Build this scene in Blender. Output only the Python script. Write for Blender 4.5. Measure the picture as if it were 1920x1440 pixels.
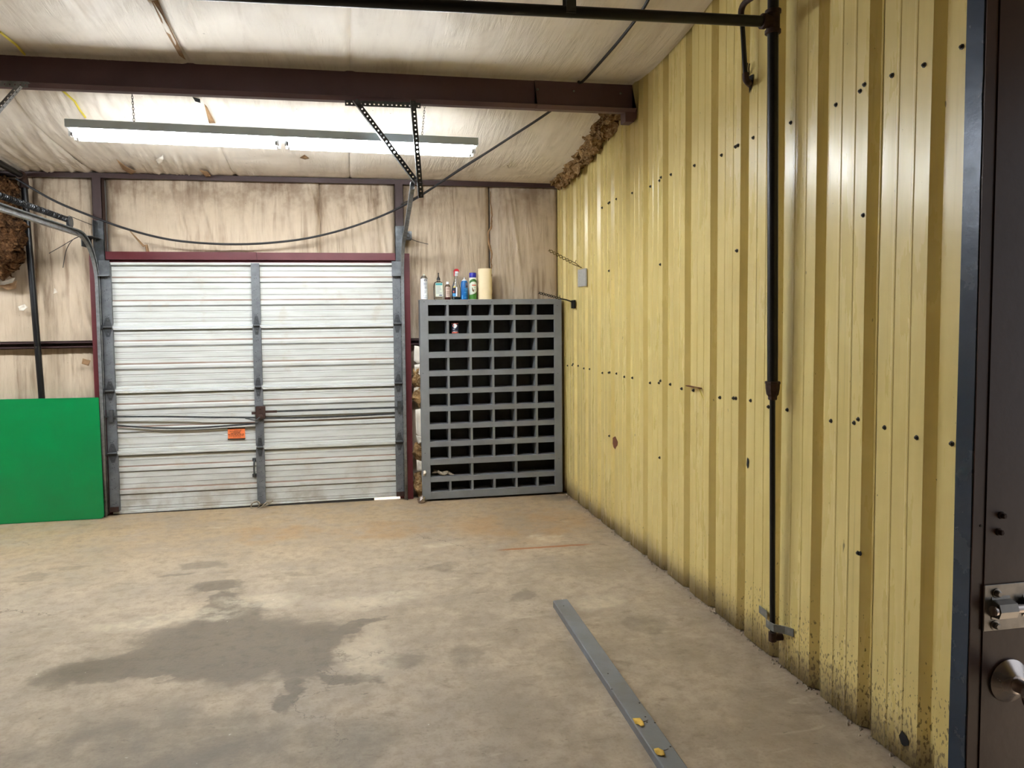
import bpy, math, random
from math import sin, cos, pi, sqrt, atan2, radians
from mathutils import Vector, noise, Matrix

for o in list(bpy.data.objects): bpy.data.objects.remove(o, do_unlink=True)
scene = bpy.context.scene
COL = scene.collection
random.seed(7)

# ------------------------------------------------------------------ camera, world, exposure
FPX, CX, CY = 1363.14, 901.32, 672.34
YAW, PITCH, ROLL, EYE = 0.179713, -0.055844, -0.011195, 1.635
_f = Vector((sin(YAW) * cos(PITCH), cos(YAW) * cos(PITCH), sin(PITCH)))
_r0 = Vector((cos(YAW), -sin(YAW), 0)); _u0 = _r0.cross(_f)
_r = _r0 * cos(ROLL) + _u0 * sin(ROLL); _u = -_r0 * sin(ROLL) + _u0 * cos(ROLL)
cam_data = bpy.data.cameras.new('camera')
cam_data.sensor_fit = 'HORIZONTAL'; cam_data.sensor_width = 36
cam_data.lens = 36 * FPX / 1920
cam_data.shift_x = (960 - CX) / 1920; cam_data.shift_y = (CY - 720) / 1920
cam_data.clip_start = 0.02; cam_data.clip_end = 200
cam = bpy.data.objects.new('camera', cam_data); COL.objects.link(cam)
cam.matrix_world = Matrix(((_r.x, _u.x, -_f.x, 0), (_r.y, _u.y, -_f.y, 0), (_r.z, _u.z, -_f.z, EYE), (0, 0, 0, 1)))
scene.camera = cam

world = bpy.data.worlds.new('world'); scene.world = world; world.use_nodes = True
_bg = world.node_tree.nodes['Background']
_bg.inputs[0].default_value = (0.86, 0.93, 1.0, 1); _bg.inputs[1].default_value = 0.3
scene.view_settings.view_transform = 'Standard'; scene.view_settings.look = 'None'
scene.view_settings.gamma = 1.0; scene.view_settings.exposure = 2.0
scene.view_settings.use_curve_mapping = False
TUBE_POWER = 26.0
# daylight outside the overhead door
sun_data = bpy.data.lights.new('sun', 'SUN'); sun_data.energy = 3.5; sun_data.angle = .009; sun_data.color = (1.0, .97, .92)
sun = bpy.data.objects.new('sun', sun_data); COL.objects.link(sun); sun.location = (0, 14, 12)
sun.rotation_euler = Vector((0, -cos(radians(58)), -sin(radians(58)))).to_track_quat('-Z', 'Y').to_euler()


def at(x, y, ax, val):
    """point of the room on the plane coordinate[ax]=val seen at photo pixel (x, y)"""
    d = _f + _r * ((x - CX) / FPX) - _u * ((y - CY) / FPX)
    o = Vector((0, 0, EYE))
    return o + d * ((val - o[ax]) / d[ax])


# ------------------------------------------------------------------ mesh helpers
WLOC = {}


class MB:
    def __init__(s): s.v = []; s.f = []

    def add(s, vs, fs):
        n = len(s.v); s.v += [tuple(p) for p in vs]; s.f += [tuple(i + n for i in f) for f in fs]; return s

    def box(s, x0, x1, y0, y1, z0, z1):
        return s.add([(x0, y0, z0), (x1, y0, z0), (x1, y1, z0), (x0, y1, z0), (x0, y0, z1), (x1, y0, z1), (x1, y1, z1), (x0, y1, z1)],
                     [(0, 3, 2, 1), (4, 5, 6, 7), (0, 1, 5, 4), (1, 2, 6, 5), (2, 3, 7, 6), (3, 0, 4, 7)])

    def bbox(s, x0, x1, y0, y1, z0, z1, b):
        """box with chamfered edges"""
        n = len(s.v)
        import bmesh
        bm = bmesh.new(); m = bpy.data.meshes.new('t')
        t = MB().box(x0, x1, y0, y1, z0, z1)
        vs = [bm.verts.new(p) for p in t.v]
        for f in t.f: bm.faces.new([vs[i] for i in f])
        bmesh.ops.bevel(bm, geom=bm.edges[:], offset=b, segments=2, affect='EDGES', profile=.5)
        bm.verts.index_update()
        s.add([v.co[:] for v in bm.verts], [[v.index for v in f.verts] for f in bm.faces])
        bm.free(); bpy.data.meshes.remove(m); return s

    def obox(s, c, ax, ay, az, hx, hy, hz):
        c = Vector(c); vs = []
        for k in (-1, 1):
            for (i, j) in ((-1, -1), (1, -1), (1, 1), (-1, 1)):
                vs.append(c + ax * hx * i + ay * hy * j + az * hz * k)
        return s.add(vs, [(0, 3, 2, 1), (4, 5, 6, 7), (0, 1, 5, 4), (1, 2, 6, 5), (2, 3, 7, 6), (3, 0, 4, 7)])

    def rings(s, rings, closed_ends=True):
        n = len(rings[0]); vs = [p for r in rings for p in r]; fs = []
        for i in range(len(rings) - 1):
            for j in range(n):
                a = i * n + j; b = i * n + (j + 1) % n
                fs.append((a, b, b + n, a + n))
        if closed_ends:
            fs.append(tuple(reversed(range(n)))); fs.append(tuple((len(rings) - 1) * n + j for j in range(n)))
        return s.add(vs, fs)

    def tube(s, pts, r, seg=10, caps=True):
        pts = [Vector(p) for p in pts]; N = len(pts)
        if not isinstance(r, (list, tuple)): r = [r] * N
        T = []
        for i in range(N):
            a = pts[max(0, i - 1)]; b = pts[min(N - 1, i + 1)]
            T.append((b - a).normalized() if (b - a).length > 1e-9 else Vector((0, 0, 1)))
        ref = Vector((0, 0, 1)) if abs(T[0].z) < .9 else Vector((1, 0, 0))
        n = (ref - T[0] * ref.dot(T[0])).normalized(); R = []
        for i in range(N):
            n = (n - T[i] * n.dot(T[i])).normalized(); b = T[i].cross(n)
            R.append([pts[i] + (n * cos(2 * pi * k / seg) + b * sin(2 * pi * k / seg)) * r[i] for k in range(seg)])
        return s.rings(R, caps)

    def cyl(s, p0, p1, r, seg=16, r1=None): return s.tube([p0, p1], [r, r if r1 is None else r1], seg)

    def lathe(s, c, prof, seg=24, sx=1, sy=1):
        R = [[(c[0] + rr * cos(2 * pi * k / seg) * sx, c[1] + rr * sin(2 * pi * k / seg) * sy, c[2] + z) for k in range(seg)] for rr, z in prof]
        return s.rings(R, True)

    def lathe_axis(s, o, ax, prof, seg=24):
        o = Vector(o); ax = Vector(ax).normalized(); ref = Vector((0, 0, 1)) if abs(ax.z) < .9 else Vector((1, 0, 0))
        n = ref.cross(ax).normalized(); b = ax.cross(n)
        R = [[o + ax * z + (n * cos(2 * pi * k / seg) + b * sin(2 * pi * k / seg)) * rr for k in range(seg)] for rr, z in prof]
        return s.rings(R, True)

    def patch(s, c, r, z0, z1, a0, a1, n=10, th=.0006):
        """curved label wrapped round a vertical cylinder, angles in degrees"""
        vs = []; fs = []
        for i in range(n + 1):
            a = radians(a0 + (a1 - a0) * i / n)
            for rr in (r + th, r):
                for z in (z0, z1): vs.append((c[0] + rr * cos(a), c[1] + rr * sin(a), c[2] + z))
        for i in range(n):
            k = i * 4
            fs += [(k, k + 4, k + 5, k + 1), (k + 2, k + 3, k + 7, k + 6), (k + 1, k + 5, k + 7, k + 3), (k, k + 2, k + 6, k + 4)]
        fs += [(0, 1, 3, 2), (n * 4, n * 4 + 2, n * 4 + 3, n * 4 + 1)]
        return s.add(vs, fs)

    def prism(s, poly, o, ax, ay, d):
        """polygon (u, v) in plane o + u ax + v ay, extruded along vector d"""
        o = Vector(o); d = Vector(d); n = len(poly)
        a = [o + ax * u + ay * v for u, v in poly]; b = [p + d for p in a]
        return s.add(a + b, [tuple(reversed(range(n))), tuple(range(n, 2 * n))] + [(i, (i + 1) % n, n + (i + 1) % n, n + i) for i in range(n)])

    def grid(s, nu, nv, fn):
        vs = [fn(i / nu, j / nv) for j in range(nv + 1) for i in range(nu + 1)]
        fs = [(j * (nu + 1) + i, j * (nu + 1) + i + 1, (j + 1) * (nu + 1) + i + 1, (j + 1) * (nu + 1) + i) for j in range(nv) for i in range(nu)]
        return s.add(vs, fs)

    def build(s, name, mat, parent=None, smooth=None, solid=None):
        me = bpy.data.meshes.new(name)
        n = len(s.v); lo = [min(p[i] for p in s.v) for i in range(3)]; hi = [max(p[i] for p in s.v) for i in range(3)]
        c = Vector(((lo[0] + hi[0]) / 2, (lo[1] + hi[1]) / 2, lo[2]))
        me.from_pydata([(p[0] - c.x, p[1] - c.y, p[2] - c.z) for p in s.v], [], s.f); me.update()
        if smooth is not None:
            me.polygons.foreach_set('use_smooth', [True] * len(me.polygons)); me.set_sharp_from_angle(angle=radians(smooth))
        me.materials.append(mat)
        o = bpy.data.objects.new(name, me); COL.objects.link(o)
        place(o, c, parent)
        if solid:
            m = o.modifiers.new('thickness', 'SOLIDIFY'); m.thickness = solid; m.offset = 0
        return o


def place(o, c, parent):
    c = Vector(c)
    if parent is not None:
        o.parent = parent; o.location = c - WLOC[parent.name]
    else: o.location = c
    WLOC[o.name] = c


def again(src, c, parent):
    """another individual of the same mesh at world place c"""
    o = src.copy(); COL.objects.link(o); place(o, c, parent); return o


def tag(o, label=None, cat=None, group=None, kind=None):
    if label: o['label'] = label
    if cat: o['category'] = cat
    if group: o['group'] = group
    if kind: o['kind'] = kind
    return o


def thing(name, loc, label, cat, group=None, kind=None):
    o = bpy.data.objects.new(name, None); o.empty_display_size = .1; COL.objects.link(o)
    o.location = loc; WLOC[o.name] = Vector(loc); return tag(o, label, cat, group, kind)


def crom(pts, n=8):
    pts = [Vector(p) for p in pts]; out = []
    P = [pts[0] * 2 - pts[1]] + pts + [pts[-1] * 2 - pts[-2]]
    for i in range(1, len(P) - 2):
        a, b, c, d = P[i - 1:i + 3]
        for k in range(n):
            t = k / n
            out.append(.5 * ((2 * b) + (c - a) * t + (2 * a - 5 * b + 4 * c - d) * t * t + (3 * b - 3 * c + d - a) * t ** 3))
    out.append(pts[-1]); return out


def nz(x, y, z=0.0): return noise.noise(Vector((x, y, z)))


def ridge(x, y, z=0.0):
    v = 1 - abs(nz(x, y, z)) * 2.2
    return max(0, v) ** 2


# ------------------------------------------------------------------ material helpers
def C(r, g, b):
    f = lambda c: (c / 12.92 if c <= .04045 else ((c + .055) / 1.055) ** 2.4)
    return (f(r / 255), f(g / 255), f(b / 255), 1)


class NT:
    """small shader graph writer"""
    def __init__(s, name):
        s.m = bpy.data.materials.new(name); s.m.use_nodes = True; s.t = s.m.node_tree; s.n = s.t.nodes
        s.b = s.n['Principled BSDF']; s.out = s.n['Material Output']; s._pos = None; s._obj = None

    def link(s, a, b): s.t.links.new(a, b)

    def setin(s, sock, v):
        if v is None: return
        if hasattr(v, 'is_output'): s.link(v, sock)
        elif isinstance(v, (tuple, list)) and len(v) == 3 and len(sock.default_value) == 4: sock.default_value = (*v, 1)
        else: sock.default_value = v

    def node(s, typ, **k):
        n = s.n.new(typ)
        for a, b in k.items(): setattr(n, a, b)
        return n

    def pos(s):
        if s._pos is None: s._pos = s.node('ShaderNodeNewGeometry').outputs['Position']
        return s._pos

    def obj(s):
        if s._obj is None: s._obj = s.node('ShaderNodeTexCoord').outputs['Object']
        return s._obj

    def xyz(s, v):
        n = s.node('ShaderNodeSeparateXYZ'); s.link(v, n.inputs[0]); return n.outputs

    def mapv(s, v, scale=(1, 1, 1), rot=(0, 0, 0), loc=(0, 0, 0)):
        n = s.node('ShaderNodeMapping'); s.link(v, n.inputs[0])
        n.inputs['Scale'].default_value = scale; n.inputs['Rotation'].default_value = rot; n.inputs['Location'].default_value = loc
        return n.outputs[0]

    def noise(s, v, scale=5, detail=4, rough=.55, dist=0, color=False):
        n = s.node('ShaderNodeTexNoise'); s.link(v, n.inputs['Vector'])
        n.inputs['Scale'].default_value = scale; n.inputs['Detail'].default_value = detail
        n.inputs['Roughness'].default_value = rough; n.inputs['Distortion'].default_value = dist
        return n.outputs['Color' if color else 'Fac']

    def voro(s, v, scale=5, feature='F1', out='Distance'):
        n = s.node('ShaderNodeTexVoronoi'); n.feature = feature; s.link(v, n.inputs['Vector']); n.inputs['Scale'].default_value = scale
        return n.outputs[out]

    def math(s, op, a, b=None, c=None, clamp=False):
        n = s.node('ShaderNodeMath', operation=op, use_clamp=clamp)
        s.setin(n.inputs[0], a); s.setin(n.inputs[1], b); s.setin(n.inputs[2], c); return n.outputs[0]

    def ramp(s, v, a, b, lo=0.0, hi=1.0, smooth=True):
        n = s.node('ShaderNodeMapRange'); n.interpolation_type = 'SMOOTHSTEP' if smooth else 'LINEAR'; n.clamp = True
        s.setin(n.inputs[0], v)
        for i, x in enumerate((a, b, lo, hi)): s.setin(n.inputs[i + 1], x)
        return n.outputs[0]

    def mix(s, fac, a, b, mode='MIX'):
        n = s.node('ShaderNodeMix', data_type='RGBA', blend_type=mode)
        s.setin(n.inputs[0], fac); s.setin(n.inputs[6], a); s.setin(n.inputs[7], b); return n.outputs[2]

    def vadd(s, a, b, k=1.0):
        n = s.node('ShaderNodeVectorMath', operation='MULTIPLY_ADD')
        s.link(b, n.inputs[0]); n.inputs[1].default_value = (k, k, k); s.link(a, n.inputs[2]); return n.outputs[0]

    def bump(s, h, strength=.3, dist=.01, prev=None):
        n = s.node('ShaderNodeBump'); n.inputs['Strength'].default_value = strength; n.inputs['Distance'].default_value = dist
        s.link(h, n.inputs['Height'])
        if prev is not None: s.link(prev, n.inputs['Normal'])
        return n.outputs[0]

    def done(s, color=None, rough=None, metal=None, normal=None, **k):
        s.setin(s.b.inputs['Base Color'], color); s.setin(s.b.inputs['Roughness'], rough); s.setin(s.b.inputs['Metallic'], metal)
        if normal is not None: s.link(normal, s.b.inputs['Normal'])
        for a, b in k.items(): s.setin(s.b.inputs[a.replace('_', ' ')], b)
        return s.m


def paint(name, col, rough=.5, metal=0.0, var=.25, scale=9, dark=None, bump=.1, bscale=60, coord='pos', **k):
    """plain painted or bare surface: slight blotches, wear and grain"""
    g = NT(name); v = g.pos() if coord == 'pos' else g.obj()
    n = g.noise(v, scale, 5, .6); d = dark or tuple(c * .55 for c in col[:3]) + (1,)
    c = g.mix(g.ramp(n, .35, .8, 0, var), col, d)
    n2 = g.noise(v, bscale, 3)
    return g.done(c, g.math('MULTIPLY_ADD', n, .25, rough - .12) if rough > .15 else rough, metal, g.bump(n2, bump, .002), **k)


def emit(name, col, strength):
    g = NT(name); g.setin(g.b.inputs['Base Color'], col); g.setin(g.b.inputs['Emission Color'], col)
    g.b.inputs['Emission Strength'].default_value = strength; return g.m


def clear(name, col, rough=.05, alpha_ior=1.45, trans=1.0):
    g = NT(name)
    return g.done(col, rough, 0, None, Transmission_Weight=trans, IOR=alpha_ior)


# ---- insulation facing: dirty white vinyl with fine creases
def insulation(name, base, stain, crease_rot, stain_amt=.5, wall=True):
    g = NT(name); p = g.pos(); o = g.xyz(p)
    big = g.noise(p, 1.3, 4, .6); mid = g.noise(p, 5, 5, .65)
    if wall:
        st = g.mapv(p, (9, 1, .9)); streak = g.noise(st, 2.2, 5, .6, .6)
        creasev = g.mapv(p, (22, 1, 2.2), (0, crease_rot, 0)); top = g.ramp(o[2], 2.35, 2.9)
    else:
        st = g.mapv(p, (6, 1, 1)); streak = g.noise(st, 2.0, 5, .6, .6)
        creasev = g.mapv(p, (26, 2.2, 1), (0, 0, crease_rot)); top = g.ramp(o[1], 5.6, 6.7)
    a = g.math('MULTIPLY', g.ramp(streak, .42, .74), g.ramp(big, .28, .65))
    a = g.math('ADD', a, g.math('MULTIPLY', top, g.ramp(mid, .38, .66, 0, .75)), clamp=True)
    c = g.mix(g.math('MULTIPLY', a, stain_amt), base, stain)
    c = g.mix(g.ramp(big, .35, .7, 0, .22), c, tuple(x * .8 for x in base[:3]) + (1,))
    spot = g.ramp(g.noise(p, 38, 2, .5), .74, .8)
    c = g.mix(g.math('MULTIPLY', spot, .55), c, C(70, 52, 38))
    cr = g.noise(creasev, 1.0, 6, .62, .8); m = g.ramp(g.noise(p, 2.3, 2), .4, .62)
    n1 = g.bump(g.math('MULTIPLY', cr, m), .7, .02)
    n2 = g.bump(g.noise(p, 30, 4), .15, .004, n1)
    return g.done(c, .5, 0, n2, Specular_IOR_Level=.3)


M = {}
M['ins_wall'] = insulation('insulation_wall', C(196, 178, 154), C(108, 78, 54), radians(16), .85)
M['ins_ceil'] = insulation('insulation_ceiling', C(226, 217, 205), C(138, 112, 86), radians(12), .35, False)


def m_fiber(name, ca, cb, cc):
    g = NT(name); p = g.pos(); a = g.noise(p, 9, 6, .7, .8); b = g.noise(p, 45, 5, .7)
    c = g.mix(g.ramp(a, .3, .7), ca, cb); c = g.mix(g.ramp(b, .45, .7, 0, .7), c, cc)
    return g.done(c, .95, 0, g.bump(b, .9, .03), Specular_IOR_Level=.1)


M['fiber'] = m_fiber('fiberglass', C(92, 62, 34), C(188, 150, 100), C(228, 198, 150))


M['fiber_dark'] = m_fiber('old_fiberglass', C(38, 25, 16), C(98, 66, 40), C(140, 104, 68))


def m_floor():
    g = NT('concrete'); p = g.pos(); o = g.xyz(p)
    warp = g.noise(p, 2.2, 5, .62, 0, True); wp = g.vadd(p, warp, .5)
    wx = g.xyz(wp)
    n1 = g.noise(p, .55, 4, .6); n2 = g.noise(p, 2.6, 6, .68); n3 = g.noise(p, 14, 5, .65); n4 = g.noise(p, 70, 3)
    c = g.mix(g.ramp(n2, .35, .68), C(150, 135, 117), C(180, 163, 141))
    c = g.mix(g.ramp(n1, .4, .65, 0, .5), c, C(172, 158, 142))
    far = g.ramp(o[1], 4.2, 6.4); c = g.mix(g.math('MULTIPLY', far, g.ramp(n2, .3, .6, .25, .75)), c, C(172, 146, 110))
    c = g.mix(g.ramp(n3, .42, .66, 0, .4), c, C(128, 114, 96))
    c = g.mix(g.ramp(n4, .5, .72, 0, .28), c, C(120, 106, 88))
    # streaky light trowel marks
    st = g.noise(g.mapv(p, (2.0, 9, 1), (0, 0, radians(-8))), 1.6, 5, .62, .5)
    c = g.mix(g.ramp(st, .58, .8, 0, .5), c, C(206, 190, 166))

    def ell(cx, cy, rx, ry, rot=0.0):
        # 1 at the middle, 0 at the rim and below 0 outside, in warped floor metres
        dx = g.math('SUBTRACT', wx[0], cx + .25); dy = g.math('SUBTRACT', wx[1], cy + .25)
        u = g.math('MULTIPLY_ADD', dx, cos(rot) / rx, g.math('MULTIPLY', dy, sin(rot) / rx))
        v = g.math('MULTIPLY_ADD', dy, cos(rot) / ry, g.math('MULTIPLY', dx, -sin(rot) / ry))
        return g.math('SUBTRACT', 1.0, g.math('ADD', g.math('MULTIPLY', u, u), g.math('MULTIPLY', v, v)))

    def union(L):
        r = None
        for e in L:
            x = ell(*e); r = x if r is None else g.math('MAXIMUM', r, x)
        return r
    damp = union(DAMP); dry = union(DRY)
    dm = g.math('MULTIPLY', g.ramp(g.math('MULTIPLY_ADD', g.math('SUBTRACT', n3, .5), .9, damp), -.3, .42), g.ramp(dry, .25, -.1))
    c = g.mix(g.math('MULTIPLY', dm, g.ramp(n3, .2, .7, .9, .6)), c, C(96, 86, 73))
    faint = g.ramp(union(FAINT), -.1, .6); c = g.mix(g.math('MULTIPLY', faint, g.ramp(n2, .3, .7, .75, .2)), c, C(112, 102, 88))
    # rust patch in front of the shelves, straight rust line, pale spot
    rust = g.ramp(union(RUST), -.2, .7); c = g.mix(g.math('MULTIPLY', rust, g.ramp(n2, .3, .65, .0, .5)), c, C(160, 122, 76))
    pale = g.ramp(union(PALE), -.5, .9); c = g.mix(g.math('MULTIPLY', pale, g.ramp(n3, .35, .65, .1, .6)), c, C(206, 192, 168))
    a, b = LINE; dx, dy = b[0] - a[0], b[1] - a[1]; L = sqrt(dx * dx + dy * dy)
    t = g.math('MULTIPLY_ADD', g.math('SUBTRACT', o[0], a[0]), dx / L, g.math('MULTIPLY', g.math('SUBTRACT', o[1], a[1]), dy / L))
    s = g.math('MULTIPLY_ADD', g.math('SUBTRACT', o[0], a[0]), -dy / L, g.math('MULTIPLY', g.math('SUBTRACT', o[1], a[1]), dx / L))
    s = g.math('ABSOLUTE', g.math('ADD', s, g.math('MULTIPLY_ADD', n3, .03, -.015)))
    ln = g.math('MULTIPLY', g.ramp(s, .03, .004), g.math('MULTIPLY', g.ramp(t, 0, .1), g.ramp(t, L, L - .15)))
    c = g.mix(g.math('MULTIPLY', ln, .85), c, C(150, 88, 36))
    sc = g.noise(g.mapv(p, (1, 1.7, 1), (0, 0, .3)), 5.5, 6, .72, .4); c = g.mix(g.ramp(sc, .56, .7, 0, .42), c, C(104, 92, 76))
    # dark and pale flecks, pits, hairline cracks
    fl = g.ramp(g.noise(g.mapv(p, (1, 2.6, 1)), 16, 3, .6), .66, .74); c = g.mix(g.math('MULTIPLY', fl, .55), c, C(88, 78, 66))
    fl2 = g.ramp(n4, .74, .8); c = g.mix(g.math('MULTIPLY', fl2, .5), c, C(62, 56, 50))
    lf = g.ramp(g.noise(p, 23, 2), .76, .8); c = g.mix(g.math('MULTIPLY', lf, .6), c, C(222, 212, 196))
    cv = g.voro(g.vadd(p, g.noise(p, 3, 5, .7, 0, True), .5), .8, 'DISTANCE_TO_EDGE')
    ck = g.math('MULTIPLY', g.ramp(cv, .006, .001), g.ramp(n1, .5, .62)); c = g.mix(g.math('MULTIPLY', ck, .6), c, C(70, 62, 54))
    h = g.math('ADD', g.math('MULTIPLY', n2, .6), g.math('MULTIPLY_ADD', n3, .35, g.math('MULTIPLY', n4, .15)))
    h = g.math('SUBTRACT', h, g.math('MULTIPLY', ck, .2))
    ro = g.math('MULTIPLY_ADD', dm, -.16, g.ramp(n2, .3, .7, .5, .72))
    return g.done(c, ro, 0, g.bump(h, .3, .02), Specular_IOR_Level=.35)


DAMP = [(-.62, 3.72, .55, .36, 0), (-1.05, 3.66, .40, .16, .1), (-.68, 4.1, .2, .25, 0), (-.28, 3.6, .2, .32, 0), (-.03, 3.83, .2, .06, .4), (-.02, 3.28, .2, .05, -.6), (-.24, 3.2, .06, .15, 0), (-.82, 4.6, .2, .13, 0), (-.7, 4.35, .08, .14, 0)]
DRY = [(-.45, 3.2, .18, .1, .2), (-1.0, 3.42, .2, .06, .2)]
FAINT = [(.23, 3.39, .09, .12, 0), (-2.07, 5.02, .14, .07, .1), (-1.88, 5.18, .13, .06, .1), (-1.13, 4.9, .12, .05, 0), (-.97, 5.1, .14, .12, 0), (-.45, 4.79, .14, .07, 0), (1.57, 3.58, .14, .12, 0), (.6, 4.6, .1, .1, 0), (1.0, 4.07, .09, .08, 0), (1.75, 6.3, .25, .14, 0), (-.8, 2.85, .6, .28, .1), (-.1, 2.75, .35, .22, .3), (.5, 3.4, .1, .15, 0)]
RUST = [(1.35, 5.5, .65, .5, 0), (.3, 5.6, .5, .25, 0), (-.6, 5.7, .4, .2, 0)]
PALE = [(1.42, 5.1, .16, .07, 0), (.64, 5.16, .14, .07, 0), (-.5, 4.29, .25, .12, 0), (-1.0, 4.13, .4, .11, 0), (.11, 4.2, .3, .12, 0), (1.35, 3.9, .15, .1, 0), (.1, 3.5, .15, .3, 0)]
LINE = ((.98, 4.94), (1.74, 4.93))


def m_yellow():
    g = NT('yellow_paint'); p = g.pos(); o = g.xyz(p)
    n = g.noise(g.mapv(p, (1, 3, .5)), 3, 5, .6); n2 = g.noise(p, 1.1, 3)
    c = g.mix(g.ramp(n, .35, .7), C(224, 203, 132), C(214, 192, 120)); c = g.mix(g.ramp(n2, .4, .7, 0, .35), c, C(228, 209, 144))
    # vertical streaks
    st = g.noise(g.mapv(p, (1, 40, .7)), 1.5, 4, .6); c = g.mix(g.ramp(st, .58, .78, 0, .35), c, C(150, 132, 74))
    # mud spatter rising from the floor, thickest near the camera end
    near = g.ramp(o[1], 4.2, 2.6, .35, 1.0)
    hgt = g.math('MULTIPLY', g.ramp(o[2], .62, .0), near)
    sp = g.noise(g.mapv(p, (1, 1, .42), (radians(14), 0, 0)), 105, 2, .5); low = g.noise(p, 7, 3)
    thr = g.math('MULTIPLY_ADD', hgt, -.24, g.math('MULTIPLY_ADD', low, -.12, .82))
    spm = g.ramp(g.math('SUBTRACT', sp, thr), .0, .03); c = g.mix(g.math('MULTIPLY', spm, .75), c, C(84, 68, 44))
    rare = g.ramp(g.noise(g.mapv(p, (1, 1, .35), (radians(-25), 0, 0)), 26, 2), .765, .79); c = g.mix(g.math('MULTIPLY', rare, .7), c, C(80, 66, 40))
    base = g.ramp(g.math('MULTIPLY_ADD', low, -.2, o[2]), .10, -.06); c = g.mix(g.math('MULTIPLY', base, .6), c, C(120, 104, 80))
    w = g.noise(g.mapv(p, (1, 5, .8)), 2.2, 2)
    return g.done(c, g.ramp(n, .3, .7, .25, .36), 0, g.bump(w, .12, .01), Specular_IOR_Level=.55)


def m_doorpanel():
    g = NT('overhead_door_paint'); p = g.pos(); o = g.xyz(p)
    z = g.math('MODULO', g.math('ADD', o[2], -.004 + .5335 * 2), .5335)
    n = g.noise(g.mapv(p, (1.2, 1, 14)), 3, 5, .65); n2 = g.noise(p, 6, 5, .6); fine = g.noise(p, 50, 3)
    c = g.mix(g.ramp(n, .35, .7), C(206, 208, 204), C(192, 194, 188))

    def line(z0, w, col, k, c):
        d = g.math('ABSOLUTE', g.math('SUBTRACT', z, z0))
        return g.mix(g.math('MULTIPLY', g.ramp(d, w, w * .4), g.ramp(n, .2, .6, k * .6, k)), c, col)
    for z0 in (.404, .209): c = line(z0, .0085, C(132, 100, 82), .9, c)
    for z0 in (.359, .164): c = line(z0, .0075, C(84, 84, 82), .9, c)  # shade below each raised rib, painted as a dark grey line
    for z0 in (.458, .308, .255, .117, .058): c = line(z0, .0038, C(112, 106, 98), .85, c)
    c = line(.030, .0035, C(96, 84, 72), .8, c)
    dirt = g.math('MULTIPLY', g.ramp(o[2], .45, .0), g.ramp(n2, .4, .65)); c = g.mix(g.math('MULTIPLY', dirt, .55), c, C(140, 126, 104))
    c = g.mix(g.math('MULTIPLY', g.ramp(n2, .58, .72), .22), c, C(168, 146, 116))
    sp = g.ramp(fine, .73, .78); c = g.mix(g.math('MULTIPLY', sp, g.ramp(o[2], 1.2, 0, .05, .6)), c, C(80, 72, 62))
    return g.done(c, .5, 0, g.bump(n, .08, .004), Specular_IOR_Level=.35)


def m_galv(name, a, b, rough=.45, metal=.25):
    g = NT(name); p = g.pos(); v = g.voro(p, 60, 'F1', 'Color'); n = g.noise(p, 12, 5, .6); sx = g.xyz(v)
    c = g.mix(g.math('MULTIPLY_ADD', sx[0], .35, g.ramp(n, .3, .7, 0, .6)), a, b)
    return g.done(c, g.ramp(n, .3, .7, rough, rough + .2), metal, g.bump(n, .08, .002))


M['floor'] = m_floor()
M['yellow'] = m_yellow()
M['doorpanel'] = m_doorpanel()
M['stile'] = m_galv('stile_steel', C(116, 119, 122), C(92, 95, 98))
M['galv'] = m_galv('galvanised_steel', C(146, 149, 150), C(106, 108, 108), .35, .5)
M['galv_dark'] = m_galv('dark_galvanised_steel', C(88, 91, 93), C(60, 62, 64), .35, .5)
M['beam'] = paint('oxide_primer_beam', C(100, 74, 82), .45, 0, .45, 3, C(72, 50, 58))
M['red'] = paint('red_oxide_paint', C(94, 27, 33), .5, 0, .4, 5, C(66, 20, 25))
M['post'] = paint('brown_primer_post', C(56, 33, 31), .55, 0, .5, 6)
M['sheet'] = paint('outer_sheet', C(120, 116, 108), .6)
M['pipe'] = paint('black_iron_pipe', C(26, 26, 28), .36, .3, .4, 12, bump=.15)
M['rustfit'] = paint('rusty_iron_fitting', C(66, 44, 36), .7, .2, .6, 30, C(36, 24, 20), bump=.5)
M['cable'] = paint('black_cable', C(24, 24, 27), .5)
M['wire'] = paint('dark_wire', C(60, 56, 52), .5, .5)
M['white'] = paint('white_enamel', C(226, 232, 236), .4, 0, .08)
M['housing'] = paint('pale_blue_enamel', C(222, 238, 248), .45, 0, .05)
M['socket'] = paint('lamp_socket', C(210, 210, 206), .5)
M['tube'] = emit('lit_tube', (.93, .97, 1.0, 1), TUBE_POWER)
M['shelf'] = paint('grey_shelf_paint', C(124, 126, 128), .55, 0, .3, 7, C(92, 92, 92), bump=.2)
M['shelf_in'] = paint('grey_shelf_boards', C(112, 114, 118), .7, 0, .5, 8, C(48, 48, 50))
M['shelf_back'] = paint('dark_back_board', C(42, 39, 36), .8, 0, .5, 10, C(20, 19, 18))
M['board'] = paint('grey_painted_plank', C(118, 121, 126), .5, 0, .5, 5, C(104, 94, 82), bump=.25)
M['green'] = paint('green_plastic_sheet', C(0, 124, 64), .32, 0, .12, 3, C(0, 100, 54), bump=.05)
M['leaf'] = paint('dry_yellow_leaf', C(224, 186, 84), .7, 0, .3, 60, C(150, 108, 40))
M['brown'] = paint('brown_door_paint', C(74, 50, 44), .4, 0, .35, 4, C(56, 36, 32), bump=.12)
M['navy'] = paint('worn_blue_edge_paint', C(40, 60, 84), .25, .15, .4, 14, C(24, 36, 50), bump=.2)
M['chrome'] = paint('satin_nickel', C(190, 180, 176), .26, 1.0, .3, 20, bump=.05)
M['steel'] = paint('zinc_plated_steel', C(150, 146, 142), .34, .9, .4, 25, C(90, 86, 82))
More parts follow.
